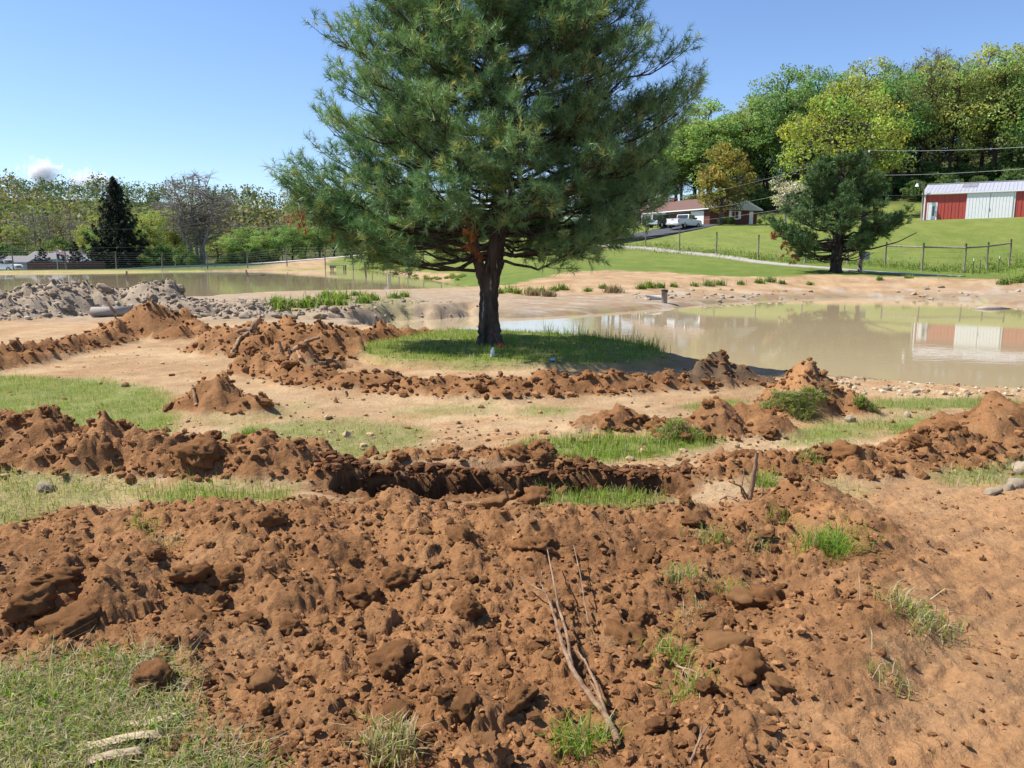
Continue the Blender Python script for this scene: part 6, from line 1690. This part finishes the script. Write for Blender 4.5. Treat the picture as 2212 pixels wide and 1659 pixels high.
# sod flap on the peaked heap, sod strip on the rounded heap
def sod(u, v, rx, ry, rz_, n, h, label, dry, tilt):
    p = ground0(u, v, .15)
    root = thing('sod_flap', label, 'sod', p)
    me = clod_mesh('earth', 77, 3, .5); o = bpy.data.objects.new('earth', me); COL.objects.link(o); o.parent = root; o.scale = (rx * .5, ry * .5, rz_ * .9); o.location = (0, 0, -.07)
    t = rg.uniform(0, 6.28, n); q = np.sqrt(rg.random(n)) * (.72 + .28 * np.sin(t * 3 + u) + .12 * np.sin(t * 7)); X = np.c_[q * np.cos(t) * rx, q * np.sin(t) * ry]
    Z = zat_many(p[0] + X[:, 0], p[1] + X[:, 1]) - p[2] + .35 * rz_ * np.sqrt(np.clip(1 - q ** 2, 0, 1))
    mb = MB(); blades(mb, np.c_[X, Z], h * rg.uniform(.5, 1.2, n), np.full(n, .0075), rg, grass_cols(n, dry, rg), tilt, True); mb.build('grass_blades', M['grass'], root)
sod(1715, 892, .36, .2, .08, 2600, .065, 'thick overturned flap of grey green sod on the peaked heap', .5, 2.6)
sod(1460, 925, .30, .13, .06, 1200, .07, 'grey green sod slab leaning on the rounded heap', .5, 1.0)
sod(1870, 880, .16, .10, .06, 400, .08, 'small sod flap beside the peaked heap', .4, 1.4)

# weeds on the banks
def weed(u, v, s, label, col, zz=-.1, flat=.8, grp=None):
    p = ground0(u, v, zz); n = int(150 + 160 * s)
    root = thing('weed_clump', label, 'weeds', p, group=grp)
    mb = MB(); d = unit(rg.normal(size=(n, 3))); d[:, 2] = np.abs(d[:, 2])
    P = d * rg.uniform(.3, 1, (n, 1)) * [s, s, s * flat]
    leafquads(mb, P, .14 * s ** .5, rg, np.array(col) * rg.uniform(.6, 1.4, (n, 1)))
    tag(mb.build('leaves', M['grass'], root), kind='stuff')
    m = 60; mb = MB(); blades(mb, np.c_[rg.normal(size=(m, 2)) * s * .5, np.zeros(m)], rg.uniform(.5, 1.5, m) * s, np.full(m, .035), rg, grass_cols(m, .2, rg), .6, True)
    tag(mb.build('stems', M['grass'], root), kind='stuff')
    return root
for (u, v, s) in [(1078, 634, .35), (1102, 632, .45), (1118, 634, .3), (1145, 630, .3), (1170, 631, .35), (1196, 628, .35), (1215, 626, .4), (1270, 630, .28), (1302, 623, .3), (1385, 624, .35), (1405, 622, .45), (1425, 622, .35), (1455, 620, .3), (1500, 618, .3), (1530, 617, .45), (1555, 616, .4), (1600, 614, .3), (1640, 612, .4), (1665, 611, .45), (1690, 612, .3), (1750, 612, .25), (1900, 612, .28), (1960, 612, .3), (2170, 612, .5), (2200, 611, .6)]:
    weed(u, v, s * .9, 'green weed clump on the far bank of the front pond', (.07, .13, .03), -.05, grp='weeds on the far bank')
for (u, v, s, lb) in [(1150, 638, .5, 'dry tan brush left on the far bank beside the trunk'), (1325, 632, .6, 'dry spiky grass clump on the far bank'), (1185, 640, .45, 'dry grey brush on the far bank')]:
    p = ground0(u, v, -.1); n = 260; mb = MB()
    blades(mb, np.c_[rg.normal(size=(n, 2)) * s * .4, np.zeros(n)], rg.uniform(.3, 1.0, n) * s, np.full(n, .03), rg, np.array([.33, .26, .17]) * rg.uniform(.5, 1.2, (n, 1)), 1.2, True)
    tag(mb.build('dry_brush', M['grass'], None, False, p), lb, 'brush')
for k in range(26):
    u = rg.uniform(575, 880); v = 662 - .05 * (u - 575) + rg.normal() * 6
    weed(u, v, rg.uniform(.18, .42), 'leafy green weed clump on the berm between the ponds', (.075, .13, .035), 0, grp='weeds on the berm')
for k in range(30):
    u = rg.uniform(890, 1010); v = 603 - .08 * (u - 890) * .4 + rg.normal() * 3
    weed(u, v, rg.uniform(.15, .3), 'low weed on the tan bank of the back pond', (.10, .16, .03), 0, grp='low weeds on the tan bank')
b = ground(1590, 486, 118)
for (u, D, h) in [(1580, 121, 1.1), (1560, 120, 1.3), (1420, 121, 1.6), (1400, 122, 1.4), (1640, 125, .8)]:
    place('shrub', 'garden_shrub', 'small green shrub planted along the brick house', u, 486, D, h, (.07, .115, .03), cat='shrub', group='shrubs along the brick house', base=ground(u, 486, D), wid=.9)

# roots and sticks
def stick(name, label, paths, mat='root', cat='root', lift=.03):
    P0_ = ground0(*paths[0][0][0][:2], .1)
    root = None; mb = MB()
    for pts, rad in paths:
        Q = []
        for q in pts:
            g = ground0(q[0], q[1], .1); up_ = q[2] if len(q) > 2 else lift
            if up_ > .12:       # a point standing above the ground over the first point
                b = Q[0] if Q else g
                a = at(q[0], q[1], b[1]); g = a
            else: g = g + [0, 0, up_]
            Q.append(g)
        Q = np.array(Q); n = len(Q); t = np.linspace(0, n - 1, n * 5)
        R_ = np.stack([np.interp(t, np.arange(n), Q[:, k]) for k in range(3)], 1)
        for _ in range(2): R_[1:-1] = .25 * R_[:-2] + .5 * R_[1:-1] + .25 * R_[2:]
        R_ += rg.normal(size=R_.shape) * np.mean(rad) * .16
        mb.tube(R_ - P0_, np.interp(t, np.arange(len(rad)) * (n - 1) / (len(rad) - 1), rad), 8)
    return tag(mb.build(name, M[mat], None, True, P0_), label, cat)
stick('long_root', 'long branching reddish root lying down the foreground mound', [
    ([(1335, 1615), (1310, 1570, .05), (1270, 1520, .06), (1235, 1475, .07), (1212, 1420, .07), (1200, 1370, .08), (1180, 1320, .09), (1168, 1298, .09)], [.013, .012, .010, .007, .004]),
    ([(1235, 1475, .07), (1225, 1410, .08), (1205, 1350, .1), (1195, 1300, .11), (1182, 1232, .115)], [.008, .006, .003]),
    ([(1180, 1320, .09), (1150, 1305, .1), (1124, 1285, .1)], [.005, .003]), ([(1168, 1298, .09), (1170, 1275, .11)], [.004, .002]),
    ([(1310, 1570, .05), (1290, 1510, .07), (1262, 1460, .08), (1240, 1440, .08)], [.008, .006, .003]), ([(1325, 1600, .04), (1300, 1530, .05), (1275, 1490, .05)], [.007, .003])])
stick('root', 'thin upright root behind the long root on the mound', [([(1272, 1362), (1262, 1325, .07), (1256, 1290, .09), (1238, 1218, .11)], [.005, .004, .002]), ([(1258, 1310, .08), (1245, 1295, .09)], [.003, .002])])
stick('root', 'forked thin root low on the bulldozed track', [([(1490, 1660), (1510, 1620, .04), (1530, 1590, .05)], [.006, .004, .002]), ([(1505, 1630, .03), (1515, 1600, .06)], [.004, .002])])
stick('root', 'brown root lying across the track edge', [([(1460, 1450), (1500, 1470, .04), (1540, 1490, .03)], [.005, .004, .002])])
stick('upright_root', 'thick upright broken root with thin branches beyond the mound', [
    ([(1618, 1088), (1622, 1060, .13), (1630, 1020, .2), (1636, 974, .3)], [.020, .018, .016, .012]), ([(1618, 1088), (1612, 1070, .13), (1600, 1050, .15), (1575, 1040, .2)], [.010, .007, .004]),
    ([(1618, 1088), (1628, 1050, .14), (1634, 1010, .2)], [.012, .009, .006]), ([(1610, 1085), (1600, 1060, .13), (1606, 1030, .2), (1608, 1010, .2)], [.008, .005, .003])])
stick('root', 'short stub root right of the thick upright root', [([(1640, 1090), (1646, 1070, .13), (1650, 1050, .2)], [.007, .004])])
stick('root', 'thin root lying left of the thick upright root', [([(1590, 1085), (1570, 1075, .02), (1555, 1085, .02)], [.006, .004])])
stick('root', 'thin bare root standing in the trench', [([(1100, 1090), (1092, 1060, .13), (1080, 1035, .2)], [.008, .005])])
stick('stump_root', 'forked pale stump root on the dirt heap by the pine', [
    ([(555, 750), (548, 728, .2), (545, 708, .3), (566, 686, .4)], [.06, .07, .06, .045]), ([(556, 748), (545, 712, .3), (529, 712, .3), (497, 722, .3)], [.05, .05, .04, .02]), ([(556, 748), (562, 730, .2), (568, 716, .3)], [.05, .04, .02]), ([(540, 750), (520, 757, .05), (500, 766, .03)], [.04, .035, .025])], lift=.06)
stick('stump_root', 'curved pale root arching out of the dug edge by the pine', [
    ([(628, 772), (632, 760, .2), (648, 746, .3), (667, 735, .35), (690, 730, .4)], [.05, .045, .04, .03, .02]), ([(612, 772), (608, 755, .2), (603, 737, .3)], [.035, .03, .02]), ([(628, 772), (626, 755, .2), (620, 745, .3)], [.035, .03, .02]), ([(650, 780), (640, 770, .05), (620, 775, .03)], [.03, .02])], lift=.06)
stick('root', 'short light root end in the clod row', [([(750, 858), (748, 846, .13)], [.02, .014])])
stick('root', 'pale thin stick on the tan clay by the clod row', [([(608, 832), (605, 812, .13)], [.02, .012])])
stick('root', 'dead stick stuck in the small pointed heap', [([(425, 880), (418, 868, .03)], [.02, .012])])
# concrete pipe and the board leaning on it
p = ground0(235, 684, .05)
pp = thing('concrete_pipe', 'grey concrete pipe half buried in the clay heap', 'pipe', p)
a = np.linspace(0, 2 * np.pi, 29)[:-1]
V = []; q = []
xs = at(199, 670, p[1])[0] - p[0]; xe = at(275, 668, p[1])[0] - p[0]
for (x, r0) in ((xs, .105), (xs, .135), (xe, .135), (xe, .105)):
    V += [[x + .02 * math.cos(t), .1 * (x - xs), .13 + r0 * math.sin(t)] if False else [x, r0 * math.cos(t) + .25 * (x - xs), .13 + r0 * math.sin(t)] for t in a]
for i in range(4):
    for k in range(28): q.append([i * 28 + k, i * 28 + (k + 1) % 28, ((i + 1) % 4) * 28 + (k + 1) % 28, ((i + 1) % 4) * 28 + k])
MB().add(V, quads=q).build('pipe_wall', M['old_pipe'], pp, True)
c0 = at(230, 651, p[1] - .25); c1 = at(252, 681, p[1] - .3)
tag(MB().tube([(0, 0, 0), list((c0 + c1) / 2 - c1), list(c0 - c1)], [.035, .04, .03], 6).build('leaning_board', M['root'], None, False, c1), 'brown stick leaning against the concrete pipe', 'stick')
# pale broken wood in the trampled grass
def slab(pts, w, label, zz=.004):
    Q = np.array([ground0(u, v, 0) for u, v in pts]); Q[:, 2] += zz
    o = Q[0].copy(); n = len(Q); t = np.linspace(0, n - 1, 14)
    C = np.stack([np.interp(t, np.arange(n), Q[:, k]) for k in range(3)], 1) - o
    C[:, 2] = np.linspace(C[0, 2], C[-1, 2], 14) + .012 * np.sin(np.linspace(0, math.pi, 14))
    T = unit(np.gradient(C, axis=0)); S = unit(np.cross(T, [0, 0, 1]))
    ang = np.linspace(-1.25, 1.25, 7); V = []
    for rr_, dz in ((1.0, 0), (.72, -.006)):
        for k in range(14):
            ww = w * (1 + .05 * math.sin(k * 1.3)) * (.8 if k in (0, 13) else 1)
            for a_ in ang: V.append(C[k] + S[k] * math.sin(a_) * ww * rr_ + np.array([0, 0, math.cos(a_) * ww * rr_ * .8 + dz]))
    V = np.array(V) + rg.normal(size=(len(V), 3)) * .0006
    q = []
    for L_ in (0, 98):
        for k in range(13):
            for j in range(6): q.append([L_ + k * 7 + j, L_ + k * 7 + j + 1, L_ + (k + 1) * 7 + j + 1, L_ + (k + 1) * 7 + j])
    for k in range(13):
        for j in (0, 6): q.append([k * 7 + j, (k + 1) * 7 + j, 98 + (k + 1) * 7 + j, 98 + k * 7 + j])
    for k in (0, 13):
        for j in range(6): q.append([k * 7 + j, k * 7 + j + 1, 98 + k * 7 + j + 1, 98 + k * 7 + j])
    tag(MB().add(V, quads=q).build('wood_slab', M['drywood'], None, True, o), label, 'wood')
slab([(165, 1620), (210, 1616), (300, 1600), (352, 1590)], .021, 'longer pale broken wood slab lying in the trampled grass')
slab([(190, 1650), (225, 1646), (270, 1638), (308, 1626)], .021, 'lower pale broken wood slab at the edge of the trampled grass')
slab([(265, 1566), (310, 1570), (370, 1556), (405, 1545)], .016, 'muddy pale wood slab nearer the brown mound')
# litter by the pine's trunk
p = ground0(1063, 770, .15)
bt = thing('bottle', 'small white spray bottle standing in the grass by the pine trunk', 'bottle', p)
MB().tube([(0, 0, 0), (.005, 0, .07), (.008, 0, .10), (.01, 0, .115)], [.033, .033, .03, .016], 12).build('body', mat_plain('white_plastic', (.7, .74, .78), .4, .05, 5), bt, True); MB().tube([(.01, 0, .115), (.012, 0, .145)], [.018, .018], 10).build('cap', M['white'], bt, True)
p = ground0(1193, 782, .15)
tag(MB().tube([(-.035, 0, .035), (-.03, 0, .035), (.035, .01, .035), (.045, .012, .035)], [.026, .033, .033, .026], 12).build('drink_can', mat_plain('blue_grey_can', (.35, .42, .55), .35, .08, 8, metal=.4), None, True, p), 'small blue grey can lying in the shaded grass', 'can')
p = ground0(1082, 751, .15)
rb = thing('ribbon', 'crumpled red and yellow ribbon at the foot of the pine trunk', 'ribbon', p)
def crumple(n, s, col, name, off):
    t = np.linspace(0, 1, n); c = np.cumsum(rg.normal(size=(n, 3)) * [s, s, s * .5], 0); c -= c.mean(0); c[:, 2] = np.abs(c[:, 2]) + .02
    d = unit(rg.normal(size=(n, 3))) * .022
    V = np.stack([c - d, c + d], 1).reshape(-1, 3) + off
    MB().add(V, quads=[[2 * i, 2 * i + 1, 2 * i + 3, 2 * i + 2] for i in range(n - 1)]).build(name, mat_plain(name + '_plastic', col, .5, .05, 5), rb)
crumple(16, .03, (.75, .05, .06), 'red_ribbon', [0, 0, 0]); crumple(12, .035, (.65, .36, .04), 'yellow_ribbon', [.03, -.03, 0])
MB().tube([(-.12, .12, .25), (-.07, .06, .12), (0, 0, .02)], .004, 5).build('cord', mat_plain('red_cord', (.6, .06, .07), .6, .05, 5), rb)

# ------------------------------------------------------------------ clouds low over the left ridge
def mat_cloud():
    m = bpy.data.materials.new('cloud_vapour'); m.use_nodes = True
    N = m.node_tree.nodes; L = m.node_tree.links; N.remove(N['Principled BSDF'])
    pv = N.new('ShaderNodeVolumePrincipled'); pv.inputs['Color'].default_value = (1, 1, 1, 1); pv.inputs['Anisotropy'].default_value = .2
    tc = N.new('ShaderNodeTexCoord'); nz = N.new('ShaderNodeTexNoise'); nz.inputs['Scale'].default_value = .012; nz.inputs['Detail'].default_value = 6; nz.inputs['Roughness'].default_value = .62
    L.new(tc.outputs['Object'], nz.inputs['Vector'])
    # thick in the middle, fraying to nothing at the skin
    sub = N.new('ShaderNodeVectorMath'); sub.operation = 'SUBTRACT'; sub.inputs[1].default_value = (.5, .5, .5); L.new(tc.outputs['Generated'], sub.inputs[0])
    ln = N.new('ShaderNodeVectorMath'); ln.operation = 'LENGTH'; L.new(sub.outputs[0], ln.inputs[0])
    fa = N.new('ShaderNodeMapRange'); fa.inputs['From Min'].default_value = .5; fa.inputs['From Max'].default_value = .12; fa.inputs['To Min'].default_value = -.30; fa.inputs['To Max'].default_value = .12; L.new(ln.outputs['Value'], fa.inputs[0])
    ad = N.new('ShaderNodeMath'); ad.operation = 'ADD'; L.new(nz.outputs[0], ad.inputs[0]); L.new(fa.outputs[0], ad.inputs[1])
    mr = N.new('ShaderNodeMapRange'); mr.inputs['From Min'].default_value = .40; mr.inputs['From Max'].default_value = .60; mr.inputs['To Max'].default_value = .035
    L.new(ad.outputs[0], mr.inputs[0]); L.new(mr.outputs[0], pv.inputs['Density'])
    L.new(pv.outputs[0], N['Material Output'].inputs['Volume'])
    return m
M['cloud'] = mat_cloud()
def cloud(label, puffs, D=6500):
    bm = bmesh.new(); bmesh.ops.create_icosphere(bm, subdivisions=3, radius=1.0); bm.verts.index_update()
    B = np.array([v.co[:] for v in bm.verts]); T = np.array([[v.index for v in f.verts] for f in bm.faces]); bm.free()
    k = D / F; P = np.array([[u, v, r] for u, v, r in puffs]); c = P.mean(0); o = at(c[0], c[1], D)
    C = np.array([at(u, v, D) - o for u, v, r in puffs]); C[:, 1] = 0
    V = []
    for b in B:       # one closed skin round all the puffs
        t = max(C @ b + P[:, 2] * k)
        V.append(b * max(t, P[:, 2].min() * k * .6))
    V = np.array(V) * 1.45; V[:, 1] *= .7
    tag(MB().add(V, tris=T).build('cloud', M['cloud'], None, True, o), label, 'cloud')
cloud('big white cumulus cloud over the left ridge', [(62, 372, 13), (80, 362, 15), (100, 352, 13), (112, 360, 14), (92, 378, 16), (70, 386, 14), (120, 352, 8), (118, 380, 9)])
cloud('low white cloud bank behind the left end of the ridge', [(5, 388, 9), (20, 386, 8), (35, 390, 8)])
cloud('small cloud wisp left of the big cumulus', [(36, 361, 5), (42, 366, 4)])
cloud('small cloud puff right of the big cumulus', [(150, 368, 5), (154, 372, 4)])
cloud('low cloud peeping over the ridge beside the spruce', [(232, 396, 8), (246, 398, 7), (160, 393, 5)])
